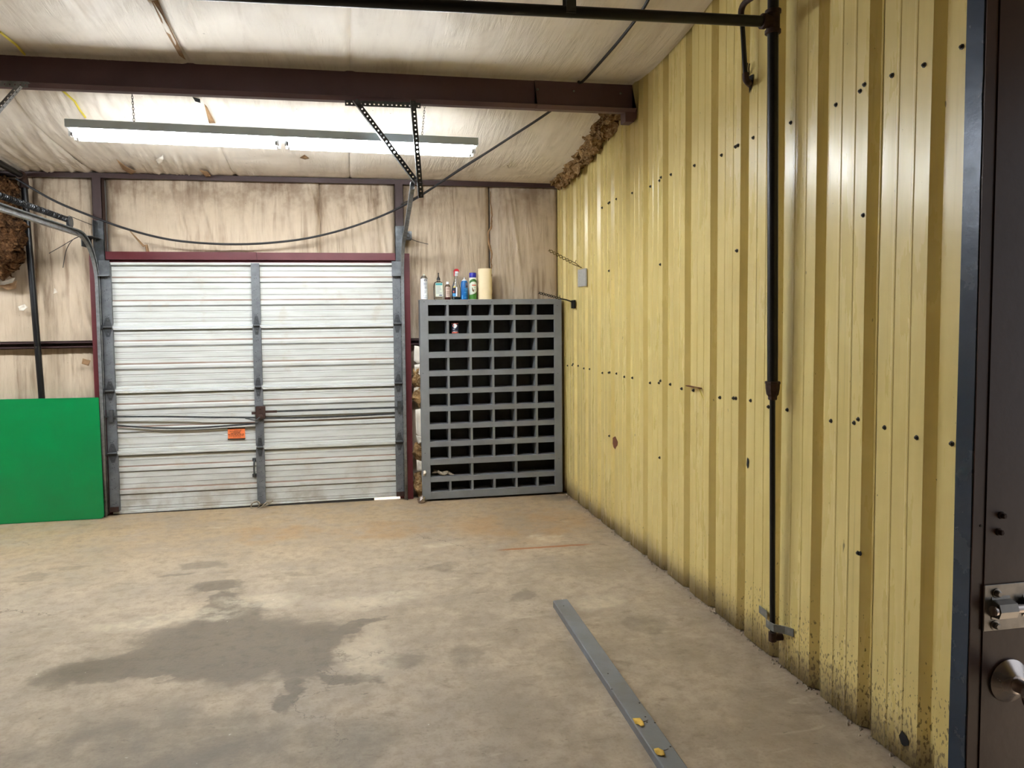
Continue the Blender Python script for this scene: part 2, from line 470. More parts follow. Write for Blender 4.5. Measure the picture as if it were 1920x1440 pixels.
M['screw'] = paint('dark_screw', C(52, 48, 42), .4, .7)
M['black'] = paint('black_gap', C(12, 11, 11), .9, 0, 0)
M['rust'] = paint('rust', C(112, 62, 28), .85, 0, .6, 40, C(60, 32, 18), bump=.6)
M['rope'] = paint('frayed_rope', C(150, 140, 122), .9, 0, .5, 80, bump=.5)
M['debris'] = paint('floor_crumbs', C(176, 164, 146), .95, 0, .7, 60, C(70, 60, 50), bump=.6)
M['tape'] = paint('yellow_tape', C(212, 192, 70), .5)
M['kraft'] = paint('torn_kraft_paper', C(148, 116, 82), .85, 0, .5, 20, C(80, 56, 36))
M['flap'] = paint('torn_vinyl_flap', C(222, 214, 200), .5, 0, .3, 12, C(170, 150, 124))
M['plate'] = paint('chipped_white_plate', C(190, 190, 186), .5, 0, .4, 60, C(110, 104, 96))
M['hook'] = paint('twisted_hook_wire', C(110, 92, 46), .45, .6)
M['hook_black'] = paint('black_hook_wire', C(24, 22, 20), .5, .3)
M['orange'] = paint('orange_sticker', C(240, 128, 72), .5, 0, .1)
M['ink'] = paint('black_print', C(40, 22, 16), .6, 0, 0)
M['rubber'] = paint('rubber_seal', C(58, 56, 54), .8)

# ------------------------------------------------------------------ room sizes
D = 6.563; W = 1.954; YB = 6.62; YF = -7.5; XL = -6.0
YP = [6.56, 4.745, 2.93, 1.115, -.70, -2.515]          # eave and purlins
ZP = [2.875, 3.215, 3.555, 3.895, 4.235, 4.575]


def ceil_z(y):
    y = min(max(y, YP[-1]), 6.62)
    for i in range(5):
        if y >= YP[i + 1]:
            t = (YP[i] - y) / (YP[i] - YP[i + 1]); t = max(t, 0)
            return ZP[i] + (ZP[i + 1] - ZP[i]) * t - .105 * sin(pi * t) ** .9 if t > 0 else ZP[0]
    return ZP[-1]


# ------------------------------------------------------------------ floor
tag(MB().box(XL - .2, 5.0, YF - .2, 12.0, -.12, 0).build('floor', M['floor']), 'stained grey tan concrete slab floor', 'floor', kind='structure')

# ------------------------------------------------------------------ back wall
wb = thing('wall_back', (0, YB, 0), 'back wall of stained white insulation between dark steel framing', 'wall', kind='structure')
MB().box(XL, -2.02, 6.72, 6.76, 0, 5.05).box(.52, W + .1, 6.72, 6.76, 0, 5.05).box(-2.02, .52, 6.72, 6.76, 2.2, 5.05).build('outer_sheet', M['sheet'], wb)


def wall_panel(x0, x1, z0, z1, seed, lean=.25, amp=.006, bul=.03, res=.012):
    nu = max(4, int((x1 - x0) / res)); nv = max(4, int((z1 - z0) / (res * 1.6)))

    def fn(u, v):
        x = x0 + (x1 - x0) * u; z = z0 + (z1 - z0) * v
        b = bul * (sin(pi * u) ** .6) * (abs(sin(pi * (z - .02) / 1.42)) ** .6)
        s = x + lean * (z - 2) * (1 + .5 * nz(x * .7, z * .7, seed))
        m = min(1, max(0, nz(x * 1.7 + seed, z * 1.1, 3.1) * 1.6 + .45))
        w = (ridge(s * 11 + seed, z * .7, 1.7) + .8 * ridge(s * 24, z * .9 + seed, 5.2) + .5 * ridge(s * 47, z * 1.4, 2.2 + seed)) * m
        e = min(u, 1 - u) * (x1 - x0); tuck = .035 * max(0, 1 - e / .05) ** 2
        return (x, YB + .035 - b - amp * w * 1.7 + tuck - .01 * nz(x * 2, z * 2, seed), z)
    o = MB().grid(nu, nv, fn).build('insulation_panel', M['ins_wall'], wb, 180)
    return o


wall_panel(XL, -2.555, 0, 2.87, 1.3, .2, .006, .03, .02)
wall_panel(-2.56, -2.06, 0, 2.87, 4.1, .28, .008)
wall_panel(-1.99, -.226, 2.15, 2.87, 7.7, .22, .009, .025)
wall_panel(-.232, .44, 2.15, 2.87, 11.2, .16, .008, .025)
wall_panel(.49, 1.305, 0, 2.87, 13.9, .2, .004, .03)
wall_panel(1.315, 1.97, 0, 2.87, 17.3, .12, .010, .045)

MB().box(XL, 1.95, 6.55, 6.60, 2.828, 2.868).box(XL, 1.95, 6.60, 6.66, 2.84, 2.868).build('eave_strut', M['post'], wb)
# girts: light C channels, lip on the front
for x0, x1, z0 in ((XL, -2.10, 1.420), (.552, 1.95, 1.395)):
    MB().box(x0, x1, 6.575, 6.64, z0 + .056, z0 + .062).box(x0, x1, 6.575, 6.64, z0, z0 + .006).box(x0, x1, 6.575, 6.579, z0, z0 + .016).box(x0, x1, 6.575, 6.579, z0 + .044, z0 + .062).box(x0, x1, 6.612, 6.616, z0, z0 + .06).build('girt', M['post'], wb)
for x0, x1 in ((-2.06, -1.985), (.430, .506)):
    MB().box(x0, x1, 6.548, 6.553, 2.20, 2.83).box(x0, x0 + .004, 6.548, 6.63, 2.20, 2.83).box(x1 - .004, x1, 6.548, 6.63, 2.20, 2.83).build('post', M['post'], wb)
MB().box(-2.097, -2.045, 6.535, 6.70, 0, 2.22).build('jamb', M['red'], wb)
MB().box(.500, .551, 6.535, 6.70, 0, 2.216).build('jamb', M['red'], wb)
MB().box(-2.05, -1.955, 6.588, 6.598, 0, 2.16).build('slit_blocker', M['red'], wb)  # strips added behind the door to block sun through the edge gaps
MB().box(.435, .505, 6.588, 6.598, 0, 2.16).build('slit_blocker', M['red'], wb)
MB().box(-1.955, .435, 6.588, 6.598, 2.10, 2.16).build('slit_blocker', M['red'], wb)
MB().box(-2.0, -.765, 6.545, 6.70, 2.156, 2.222).build('header', M['red'], wb)
MB().box(-.762, .50, 6.545, 6.70, 2.156, 2.220).build('header', M['red'], wb)


def tuft(name, pts, radii, seed, parent, mat='fiber', seg=14, n=6, squash=(1, 1, 1), rough=.45):
    P = crom(pts, n); R = []
    k = len(radii) - 1
    for i in range(len(P)):
        t = i / (len(P) - 1) * k; a = int(min(t, k - 1)); R.append(radii[a] + (radii[a + 1] - radii[a]) * (t - a))
    m = MB().tube(P, R, seg); out = []
    for p in m.v:
        v = Vector(p); q = v * 16
        d = Vector((nz(q.x, q.y, q.z + seed), nz(q.y + 9, q.z, q.x + seed), nz(q.z, q.x + 5, q.y + seed))) * rough * .06
        q2 = v * 55
        d += Vector((nz(q2.x, q2.y, q2.z + seed), nz(q2.y, q2.z, q2.x + seed), nz(q2.z, q2.x, q2.y + seed))) * rough * .03
        q3 = v * 130
        d += Vector((nz(q3.x, q3.y, q3.z + seed), nz(q3.y, q3.z, q3.x + seed), nz(q3.z, q3.x, q3.y + seed))) * rough * .012
        d = Vector((d.x * squash[0], d.y * squash[1], d.z * squash[2])); out.append(tuple(v + d))
    m.v = out
    return m.build(name, M[mat], parent, 60)


# torn edge between the two right hand insulation panels
tuft('torn_fiberglass', [at(919, 360, 1, 6.60), at(922, 420, 1, 6.59), at(916, 440, 1, 6.585), at(921, 480, 1, 6.58), at(921, 520, 1, 6.59)], [.004, .007, .010, .010, .005], 2.0, wb, 'kraft', rough=.2, n=10, seg=8)
# ragged insulation between the door jamb and the shelf unit
for pts, rr, sd in (([at(781, 690, 1, 6.56), at(783, 712, 1, 6.55), at(788, 726, 1, 6.56)], [.03, .045, .03], 1.0),
                    ([at(780, 732, 1, 6.56), at(784, 745, 1, 6.55), at(788, 762, 1, 6.56)], [.03, .05, .03], 3.0),
                    ([at(784, 830, 1, 6.56), at(786, 846, 1, 6.55), at(790, 862, 1, 6.57)], [.03, .05, .03], 5.0),
                    ([at(786, 886, 1, 6.57), at(787, 905, 1, 6.55), at(789, 920, 1, 6.55), at(790, 928, 1, 6.56)], [.03, .05, .05, .035], 8.0)):
    tuft('torn_fiberglass', pts, rr, sd, wb)


def flap(name, pts, mat, parent, th=.002, curl=.0):
    """small torn sheet: polygon of 3D points, gently curled, with thickness"""
    P = [Vector(p) for p in pts]; c = sum(P, Vector()) / len(P); nrm = (P[1] - P[0]).cross(P[2] - P[0]).normalized()
    n = len(P); mid = [(p + c) / 2 + nrm * curl * .5 for p in P]
    vs = P + mid + [c + nrm * curl]; fs = [(i, (i + 1) % n, n + (i + 1) % n, n + i) for i in range(n)] + [(n + i, n + (i + 1) % n, 2 * n) for i in range(n)]
    return MB().add(vs, fs).build(name, M[mat], parent, 180, solid=th)


def flap_px(px, y, mat, parent, name='torn_flap', curl=.02, dy=None):
    return flap(name, [at(a, b, 1, y - (dy[i] if dy else 0)) for i, (a, b) in enumerate(px)], mat, parent, curl=curl)


flap_px([(777, 648), (789, 650), (789, 680), (783, 682), (776, 676)], 6.54, 'flap', wb)
flap_px([(777, 684), (790, 682), (790, 706), (784, 700), (778, 706)], 6.53, 'flap', wb)
flap_px([(776, 728), (790, 722), (791, 738), (786, 736), (777, 742)], 6.53, 'flap', wb)
flap_px([(779, 768), (792, 766), (793, 822), (786, 818), (780, 812)], 6.52, 'flap', wb)
flap_px([(780, 816), (793, 820), (793, 828), (784, 832)], 6.51, 'flap', wb)
flap_px([(781, 862), (794, 866), (795, 884), (782, 882)], 6.51, 'flap', wb)
# loose strip and splinter above the door header, small tears on the left
MB().tube([at(243, 432, 1, 6.58), at(256, 447, 1, 6.575), at(270, 462, 1, 6.575)], [.004, .007, .009], 6).tube([at(274, 459, 1, 6.57), at(277, 472, 1, 6.57)], .013, 6).build('wood_splinter', M['kraft'], wb)
flap_px([(102, 540), (108, 548), (100, 551)], 6.575, 'flap', wb, curl=.015)
flap_px([(155, 672), (170, 676), (166, 686), (153, 682)], 6.56, 'kraft', wb, curl=.01)
flap_px([(0, 535), (14, 531), (32, 526), (30, 541), (14, 544), (0, 538)], 6.56, 'kraft', wb, 'tear', .012)
flap_px([(0, 526), (16, 524), (28, 521), (24, 530), (8, 534), (0, 534)], 6.545, 'flap', wb, curl=-.02)
flap_px([(34, 575), (46, 570), (52, 576), (44, 583), (36, 582)], 6.565, 'flap', wb, 'tear', .012)
tuft('hanging_fiberglass', [at(14, 345, 1, 6.45), at(12, 400, 1, 6.42), at(16, 450, 1, 6.40), at(12, 490, 1, 6.43), at(0, 520, 1, 6.47)], [.07, .10, .12, .09, .03], 6.0, wb, 'fiber_dark', rough=.9, n=16, seg=36)
tuft('hanging_fiberglass', [at(-30, 330, 1, 6.5), at(-30, 420, 1, 6.46), at(-30, 520, 1, 6.5)], [.2, .22, .1], 9.0, wb, 'fiber_dark', rough=.9, n=16, seg=36)

# ------------------------------------------------------------------ ceiling
ce = thing('ceiling', (0, 4, ZP[1]), 'sagging white insulation ceiling slung over the roof beams', 'ceiling', kind='structure')


def ceil_strip(x0, x1, seed, wr=1.0):
    def edge_r(y):     # the outermost strip is torn away from the right wall in the far bay
        if x1 < W - .2: return x1
        if y < 4.7: return W - .005
        t = (6.6 - y) / 1.9
        k = min(1, max(0, (y - 4.7) / .35)); k = k * k * (3 - 2 * k)
        return W - .008 - (.012 + .12 * sin(pi * min(1, t * .62 + .05)) + .015 * nz(y * 9, seed)) * k
    ys = []
    y = 6.625
    while y > YF - .05:
        ys.append(y); y -= .012 if y > 3.3 else .1
    nu = int((x1 - x0) / .013)
    vs = []; fs = []
    for j, y in enumerate(ys):
        xr = edge_r(y); bay = 1 if y > 4.745 else 2
        for i in range(nu + 1):
            u = i / nu; x = x0 + (xr - x0) * u
            z = ceil_z(y)
            fan = .18 * (x + .4) * (6.6 - y) if bay == 1 else .1 * (4.7 - y)
            s = x + .35 * fan + .06 * nz(x * 1.2, y * 1.2, seed)
            left = min(1, max(.15, (-.2 - x) / 1.2)) if bay == 1 else .35
            m = min(1, max(0, nz(x * 1.3 + seed, y * 1.3, 2.0) * 1.7 + .35 + .5 * (left - .3)))
            w = (ridge(s * 13, y * .7, 3.3 + seed) + .9 * ridge(s * 27, y * .9, 8.1 + seed) + .5 * ridge(s * 50, y * 1.3, 1.1 + seed)) * m * left * wr
            w += .35 * ridge(s * 8 + y * 2.5, y * .7, 6.6) * min(1, max(0, nz(x * 2, y * 2, 9 + seed) * 2))
            pin = min(1, abs(y - YP[1]) / .25, abs(6.6 - y) / .1 + .2)
            e = min(u * (xr - x0), (1 - u) * (xr - x0) if x1 < W - .2 else 9); seam = .018 * max(0, 1 - e / .045) ** 2
            z += -.0125 * w * pin + seam + .02 * nz(x * .8, y * .8, seed) * pin
            vs.append((x, y, z))
        if j:
            for i in range(nu):
                a = (j - 1) * (nu + 1) + i; fs.append((a, a + 1, a + nu + 2, a + nu + 1))
    return MB().add(vs, fs).build('insulation_strip', M['ins_ceil'], ce, 180)


SEAMS = [XL, -4.2, -3.1, -2.05, -.92, .04, W]
for i in range(6): ceil_strip(SEAMS[i], SEAMS[i + 1] + .008, 3.7 * i + 1, 1.0 if i < 4 else .6)
# torn fiberglass along the right end of the far bay
pe = []
for (x, y) in ((1046, 352), (1072, 322), (1098, 294), (1120, 262), (1140, 232), (1160, 206)):
    q = at(x, y, 0, W - .065); pe.append(q)
tuft('torn_fiberglass', pe, [.024, .038, .046, .040, .044, .026], 4.4, ce, rough=.9, n=18, seg=24)
tuft('torn_fiberglass', [q + Vector((-.05, 0, .04)) for q in pe], [.02, .035, .035, .035, .035, .02], 7.4, ce, rough=.7, n=12, seg=14)
# ragged seams, paper curls and tears


def ceil_pt(x, y, drop=.012):
    """ceiling point seen at a photo pixel"""
    lo, hi = 2.0, 6.6
    for _ in range(40):
        mid = (lo + hi) / 2; q = at(x, y, 1, mid)
        if q.z < ceil_z(mid) - drop: lo = mid
        else: hi = mid
    return at(x, y, 1, (lo + hi) / 2)


def ceil_flap(px, mat, name='torn_flap', curl=.02, drop=.02):
    return flap(name, [ceil_pt(a, b, drop) for a, b in px], mat, ce, curl=curl)


ceil_flap([(284, 2), (296, 0), (318, 50), (342, 100), (348, 112), (336, 104), (312, 62)], 'kraft', 'paper_seam', .01)
ceil_flap([(276, 0), (285, 0), (304, 30), (322, 66), (312, 60), (296, 32)], 'flap', 'paper_seam', .01)
ceil_flap([(383, 195), (388, 200), (404, 231), (392, 231)], 'kraft', 'paper_seam', .006)
ceil_flap([(361, 182), (375, 186), (376, 193), (366, 190)], 'black', 'tear', .002, .016)
ceil_flap([(292, 300), (306, 290), (308, 300), (296, 308)], 'flap', curl=-.03)
ceil_flap([(373, 318), (390, 322), (396, 330), (386, 332)], 'kraft', curl=-.02)
ceil_flap([(562, 296), (571, 290), (580, 297), (572, 299)], 'kraft', curl=.02)
ceil_flap([(948, 312), (956, 302), (959, 310), (955, 316)], 'flap', curl=.03)
ceil_flap([(218, 298), (236, 312), (256, 322), (246, 327), (230, 318)], 'kraft', 'tear', .006)
MB().tube([ceil_pt(x, y, .02) for x, y in ((115, 168), (124, 176), (140, 190), (150, 207), (160, 220))], .007, 6).build('yellow_strap', M['tape'], ce)
MB().tube([ceil_pt(x, y, .02) for x, y in ((0, 60), (12, 70), (30, 84), (46, 102))], .007, 6).build('yellow_strap', M['tape'], ce)

# roof beam (cold formed purlin) with splice, bolts and end bracket; further ones behind the camera
def beam(y, z, label):
    b = thing('roof_beam', (-2, y, z - .2), label, 'beam', kind='structure')
    t = .003; x0, x1 = XL, W - .02
    def prof(o, x0, x1, nm):
        pr = [(y - .022, z - .198), (y - .022 - .0, z - .198), (y - .045, z - .175), (y - .042, z - .173), (y - .021, z - .194), (y + .03, z - .194), (y + .03, z), (y + .085, z), (y + .085, z + .003), (y + .027, z + .003), (y + .027, z - .198)]
        pr = [(a - o, c - o * .6) for a, c in pr]
        n = len(pr); m = MB()
        return m.add([(x0, a, c) for a, c in pr] + [(x1, a, c) for a, c in pr], [tuple(range(n)), tuple(reversed(range(n, 2 * n)))] + [(i, n + i, n + (i + 1) % n, (i + 1) % n) for i in range(n)]).build(nm, M['beam'], b)
    prof(0, x0, x1, 'purlin')
    if y > 4:
        prof(.004, 1.25, x1, 'splice_section')
        for x in (1.27, 1.52, 1.85): MB().lathe_axis((x, y + .0255, z - .06), (0, -1, 0), [(.008, 0), (.008, .006), (.004, .008)], 6).build('bolt', M['galv'], b)
        MB().lathe_axis((1.27, y + .0255, z - .165), (0, -1, 0), [(.008, 0), (.008, .006), (.004, .008)], 6).build('bolt', M['galv'], b)
        MB().prism([(1.865, z - .17), (1.945, z - .17), (1.945, z - .235), (1.925, z - .262), (1.865, z - .262)], (0, y - .03, 0), Vector((1, 0, 0)), Vector((0, 0, 1)), (0, .09, 0)).build('end_bracket', M['beam'], b)
    return b


beam(YP[1], ZP[1] - .01, 'dark maroon steel roof beam crossing above the hanging light')
for i in (2, 3, 4): beam(YP[i], ZP[i] - .01, 'dark maroon roof beam nearer the viewer, number %s from the back wall' % ('two', 'three', 'four')[i - 2])

# ------------------------------------------------------------------ right wall: ribbed yellow panels
wr = thing('wall_right', (W, 3.8, 0), 'yellow ribbed sheet metal wall with mud spatter along its foot', 'wall', kind='structure')
PITCH_R = .305; Y0R = 2.185


def wall_profile(ya, yb):
    """(y, x) outline from the far end yb to the near end ya"""
    pts = []
    k = math.ceil((yb - Y0R) / PITCH_R) + 1
    while True:
        yk = Y0R + PITCH_R * k
        seg = [(yk, 0), (yk - .028, .030), (yk - .052, .030), (yk - .080, 0)]
        f0 = yk - .080
        for q in (.073, .152): seg += [(f0 - q + .008, 0), (f0 - q + .004, -.0022), (f0 - q - .004, -.0022), (f0 - q - .008, 0)]
        pts += seg; k -= 1
        if yk < ya - .5: break
    out = []
    for i in range(len(pts) - 1):
        (a, b), (c, d) = pts[i], pts[i + 1]
        if a > yb and c < yb: out.append((yb, b + (d - b) * (a - yb) / (a - c)))
        if ya <= a <= yb: out.append((a, b))
        if a > ya and c < ya: out.append((ya, b + (d - b) * (a - ya) / (a - c)))
    return out


def ribbed(ya, yb, z0, z1, off=0.0):
    pr = wall_profile(ya, yb); nz_ = max(2, int((z1 - z0) / .12)); vs = []; fs = []
    for j in range(nz_ + 1):
        z = z0 + (z1 - z0) * j / nz_
        for (y, x) in pr:
            w = .0022 * nz(y * 3.1, z * 1.3, 4.4) + .0035 * nz(y * .9, z * .6, 1.4)
            vs.append((W + x + off + w, y, z))
    n = len(pr)
    for j in range(nz_):
        for i in range(n - 1):
            a = j * n + i; fs.append((a, a + n, a + n + 1, a + 1))
    return MB().add(vs, fs).build('wall_panel', M['yellow'], wr, 25, solid=.0012)


edges = [1.07] + [2.49 - .040 + .915 * i - .915 for i in range(0, 6)] + [6.66]
for i in range(len(edges) - 1): ribbed(edges[i] + (.0015 if i else 0), edges[i + 1] + .012 * 0, .006, 4.0, .0015 if i % 2 else 0)
ribbed(YF, .06, 0, 4.6)
MB().box(W, W + .03, .06, 1.07, 2.30, 4.3).build('wall_infill', M['yellow'], wr)
MB().box(W + .034, W + .06, YF, .02, -.05, 4.7).build('backing_sheet', M['sheet'], wr)
MB().box(W + .034, W + .06, 1.10, 6.76, -.05, 4.3).build('backing_sheet', M['sheet'], wr)
MB().box(W - .01, W + .10, 1.058, 1.10, 0, 2.30).box(W - .01, W + .10, .03, .06, 0, 2.30).box(W - .01, W + .10, .03, 1.10, 2.26, 2.30).build('door_frame', M['brown'], wr)
# screws
def screw_mesh(p): return MB().lathe_axis(p, (-1, 0, 0), [(.0095, -.004), (.0095, .001), (.0055, .002), (.0055, .007), (.003, .0085)], 8)
SP = []
for k in range(0, 15):
    yk = Y0R + PITCH_R * k
    if yk > 6.5: break
    for zz in (1.203, 2.485):
        if zz > 2 and yk > 5.6: continue
        SP.append((yk - .10 - .02, zz + .01 * sin(k * 2.1)));
        if k % 3 == 1: SP += [(yk + .022, zz + .012 + .01 * sin(k)), (yk + .045, zz + .003)]
        elif k % 3 == 0 and zz < 2: SP.append((yk + .03, zz - .004))
SP += [(2.505, 2.012), (3.43, 1.962), (2.50, .696), (4.353, .725), (4.35, 1.96), (2.22, 2.48), (5.27, .72), (5.27, 1.98)]
s0 = None
for (y, z) in SP:
    if s0 is None: s0 = screw_mesh((W - .001, y, z)).build('screw', M['screw'], wr, 40)
    else: again(s0, (WLOC[s0.name].x, y, z - .0095), wr)
# rust scar, punctures, patch of tape
def blob(c, rx, rz, seed, th, n=11):
    return [(rx * (1 + .7 * nz(k * .9, seed * .37)) * cos(2 * pi * k / n), rz * (1 + .7 * nz(k * .9, seed * .37 + 4)) * sin(2 * pi * k / n)) for k in range(n)]
for (px, py, rx, rz, mt, nm) in ((1402, 868, .010, .026, 'black', 'puncture'), (1695, 1386, .022, .026, 'black', 'puncture'), (1153, 829, .05, .045, 'rust', 'rust_scar'), (1613, 1038, .008, .010, 'black', 'puncture')):
    q = at(px, py, 0, W - .002)
    MB().prism(blob(q, rx, rz, px, 0), q, Vector((0, 1, 0)), Vector((0, 0, 1)), (-.0015, 0, 0)).build(nm, M[mt], wr)
# crumbled concrete along the foot of the wall
cm = MB(); random.seed(3)
for i in range(420):
    y = random.uniform(1.3, 6.4); x = W - abs(random.gauss(0, .022)) + .012; r = random.uniform(.002, .009)
    q = [(x + r * random.uniform(-1, 1), y + r * 1.6 * random.uniform(-1, 1), r * random.uniform(0, .9)) for _ in range(4)] + [(x, y, 0), (x + r, y - r, 0), (x - r, y + r, 0)]
    cm.add([(x - r, y - r, 0), (x + r, y - r * .6, 0), (x + r * .4, y + r * 1.5, 0), (x + r * random.uniform(-.4, .4), y, r * random.uniform(.6, 1.3))], [(0, 1, 3), (1, 2, 3), (2, 0, 3), (0, 2, 1)])
tag(cm.build('crumbs', M['debris']), 'pale concrete crumbs and grit along foot of yellow wall', 'debris', kind='stuff')

# ------------------------------------------------------------------ left and front walls (behind the viewer)
wl = tag(MB().box(XL - .05, XL, YF, 6.76, 0, 4.6).build('wall_left', M['ins_wall']), 'white insulated side wall opposite the yellow wall', 'wall', kind='structure')
wf = tag(MB().box(XL, W + .1, YF - .05, YF, 0, 4.8).build('wall_front', M['sheet']), 'white insulated wall behind the viewer', 'wall', kind='structure')
MB().box(XL, W + .1, YF, 6.76, 5.0, 5.05).build('roof_deck', M['sheet'], ce)
MB().box(W + .06, W + .1, YF, 6.76, 3.0, 5.0).build('gable_sheet', M['sheet'], wr)

# ------------------------------------------------------------------ overhead door
ZS = [.006, .5335, 1.060, 1.593, 2.138]       # section joints
dr = thing('door_1', (-.76, D, 0), 'white ribbed overhead garage door with grey steel stiles', 'door', kind='structure')
XD0, XD1 = -1.995, .475


def section_profile(h):
    k = h / .5335
    P = [(.02, .0), (-.012, .001), (-.012, .022), (-.001, .026)]
    for z in (.058,): P += [(-.001, z - .004), (-.0035, z), (-.001, z + .004)]
    P += [(-.001, .113), (-.0035, .117), (-.001, .121), (-.001, .162), (-.011, .170), (-.011, .202), (-.001, .210)]
    P += [(-.001, .251), (-.0035, .255), (-.001, .259), (-.001, .304), (-.0035, .308), (-.001, .312), (-.001, .357), (-.011, .365), (-.011, .397), (-.001, .405)]
    P += [(-.001, .454), (-.0035, .458), (-.001, .462), (-.001, .492), (.014, .493), (.014, .506), (-.020, .507), (-.024, .510), (-.024, .5275), (-.004, .529), (.02, .529)]
    return [(y, z * k) for y, z in P]


h0 = None
for i in range(4):
    z0 = ZS[i]; h = ZS[i + 1] - ZS[i]; pr = section_profile(h); n = len(pr)
    tilt = .004 * (i - 1.5)
    hang = lambda c: .020 if i == 0 and c < .01 else 0.0     # the bottom edge hangs clear of the floor at the right end
    vs = [(XD0, D + a, z0 + c) for a, c in pr] + [(XD1, D + a, z0 + c + hang(c)) for a, c in pr]
    sec = MB().add(vs, [tuple(range(n)), tuple(reversed(range(n, 2 * n)))] + [(j, n + j, n + (j + 1) % n, (j + 1) % n) for j in range(n)]).build('door_section', M['doorpanel'], dr)
    for (xa, xb, nm) in ((-2.010, -1.935, 'end_stile'), (-.812, -.742, 'center_stile'), (.398, .466, 'end_stile')):
        zl_ = .028 if i == 0 else .012
        m = MB().box(xa, xb, D - .036, D - .033, z0 + zl_, z0 + h - .012).box(xa, xa + .003, D - .034, D - .002, z0 + zl_, z0 + h - .012).box(xb - .003, xb, D - .034, D - .002, z0 + zl_, z0 + h - .012)
        st = m.build(nm, M['stile'], sec)
        hm = MB(); random.seed(i * 7 + int(xa * 10))
        xc = (xa + xb) / 2
        for (dx, dz) in ((-.012, .09), (.0, .09), (.012, .10), (-.01, .22), (.006, .225), (.014, .235), (-.014, .30), (.004, .31), (-.006, .40), (.01, .405), (.0, .43)):
            hm.lathe_axis((xc + dx, D - .0362, z0 + dz), (0, -1, 0), [(.003, 0), (.003, .0006)], 6)
        tag(hm.build('punched_holes', M['black'], st), kind='stuff')
    # hinges over the joint above this section
    if i < 3:
        zj = ZS[i + 1]
        for (xc, w) in ((-1.972, .07), (-.777, .052), (.432, .066)):
            m = MB()
            for sg in (-1, 1):
                m.prism([(-w / 2, 0), (w / 2, 0), (.012, sg * .075), (-.012, sg * .075)], (xc, D - .0365, zj + sg * .006), Vector((1, 0, 0)), Vector((0, 0, 1)), (0, -.004, 0))
                m.lathe_axis((xc, D - .040, zj + sg * .058), (0, -1, 0), [(.007, 0), (.007, .006), (.004, .007)], 6)
                m.lathe_axis((xc, D - .040, zj + sg * .030), (0, -1, 0), [(.006, 0), (.006, .006), (.003, .007)], 6)
            m.cyl((xc - w * .55, D - .048, zj), (xc + w * .55, D - .048, zj), .010, 10)
            m.build('hinge', M['galv_dark'], sec, 40)
        for sx, xr in ((-1, -2.015), (1, .485)):
            MB().cyl((xr, D - .055, zj), (xr - sx * .07, D - .055, zj), .006, 8).lathe_axis((xr, D - .055, zj), (1, 0, 0), [(.014, -.006), (.022, -.003), (.022, .003), (.014, .006)], 14).build('roller', M['galv_dark'], sec, 40)
# top brackets
for sx, xa in ((-1, -2.02), (1, .392)):
    MB().box(xa, xa + .082, D - .046, D - .036, 2.026, 2.146).box(xa - (.02 if sx < 0 else 0), xa + .085, D - .085, D - .036, 2.014, 2.026).build('top_bracket', M['stile'], dr)
    MB().box(xa + .006, xa + .08, D - .05, D - .036, .034, .075).build('bottom_bracket', M['rustfit'], dr)
MB().prism([(XD0, 0), (.20, 0), (.20, .026), (XD0, .009)], (0, D - .006, 0), Vector((1, 0, 0)), Vector((0, 0, 1)), (0, .022, 0)).build('bottom_seal', M['rubber'], dr)
# lock with side bars
lk = MB().bbox(-.803, -.722, D - .062, D - .036, .782, .893, .006).build('lock_case', M['rustfit'], dr)
MB().lathe_axis((-.765, D - .062, .872), (0, -1, 0), [(.008, 0), (.008, .006), (.004, .008)], 8).build('lock_bolt', M['rustfit'], lk, 40)
MB().box(-.838, -.80, D - .052, D - .046, .822, .846).build('latch_tongue', M['rustfit'], lk)
MB().box(-.722, -.625, D - .054, D - .046, .832, .852).build('latch_tongue', M['rustfit'], lk)
MB().lathe_axis((-.765, D - .062, .800), (0, -1, 0), [(.024, 0), (.024, .012), (.012, .016)], 14).build('handle_rose', M['rustfit'], lk, 40)
MB().tube([(-.765, D - .075, .80), (-.80, D - .09, .775), (-.885, D - .095, .798)], .006, 8).build('lock_handle', M['galv_dark'], lk, 50)


def bar(pts, parent, th=.008):
    P = crom(pts, 8); m = MB(); R = []
    for p in P: R.append([p + Vector((0, -.003, -th)), p + Vector((0, .003, -th)), p + Vector((0, .003, th)), p + Vector((0, -.003, th))])
    return m.rings(R).build('lock_bar', M['galv_dark'], parent)


bar([(-2.045, D - .05, .845), (-1.6, D - .052, .832), (-1.2, D - .052, .812), (-.79, D - .055, .795)], lk, .007)
bar([(-1.93, D - .03, .765), (-1.65, D - .034, .735), (-1.35, D - .034, .722), (-1.0, D - .036, .732), (-.79, D - .04, .742)], lk, .007)
bar([(-.63, D - .05, .842), (-.2, D - .05, .842), (.2, D - .05, .842), (.50, D - .05, .842)], lk, .007)
bar([(-.735, D - .036, .785), (-.3, D - .03, .776), (.0, D - .03, .778), (.42, D - .03, .785)], lk, .008)
for x in (-1.972, .432): MB().box(x - .012, x + .02, D - .062, D - .036, .80, .90).build('bar_guide', M['galv_dark'], lk)
# pull handle
MB().tube(crom([(-.828, D - .012, .425), (-.828, D - .045, .405), (-.830, D - .05, .35), (-.830, D - .045, .30), (-.830, D - .012, .285)], 5), .008, 8).bbox(-.847, -.809, D - .02, D - .008, .408, .437, .003).bbox(-.850, -.811, D - .02, D - .008, .268, .298, .003).build('pull_handle', M['galv_dark'], dr, 50)
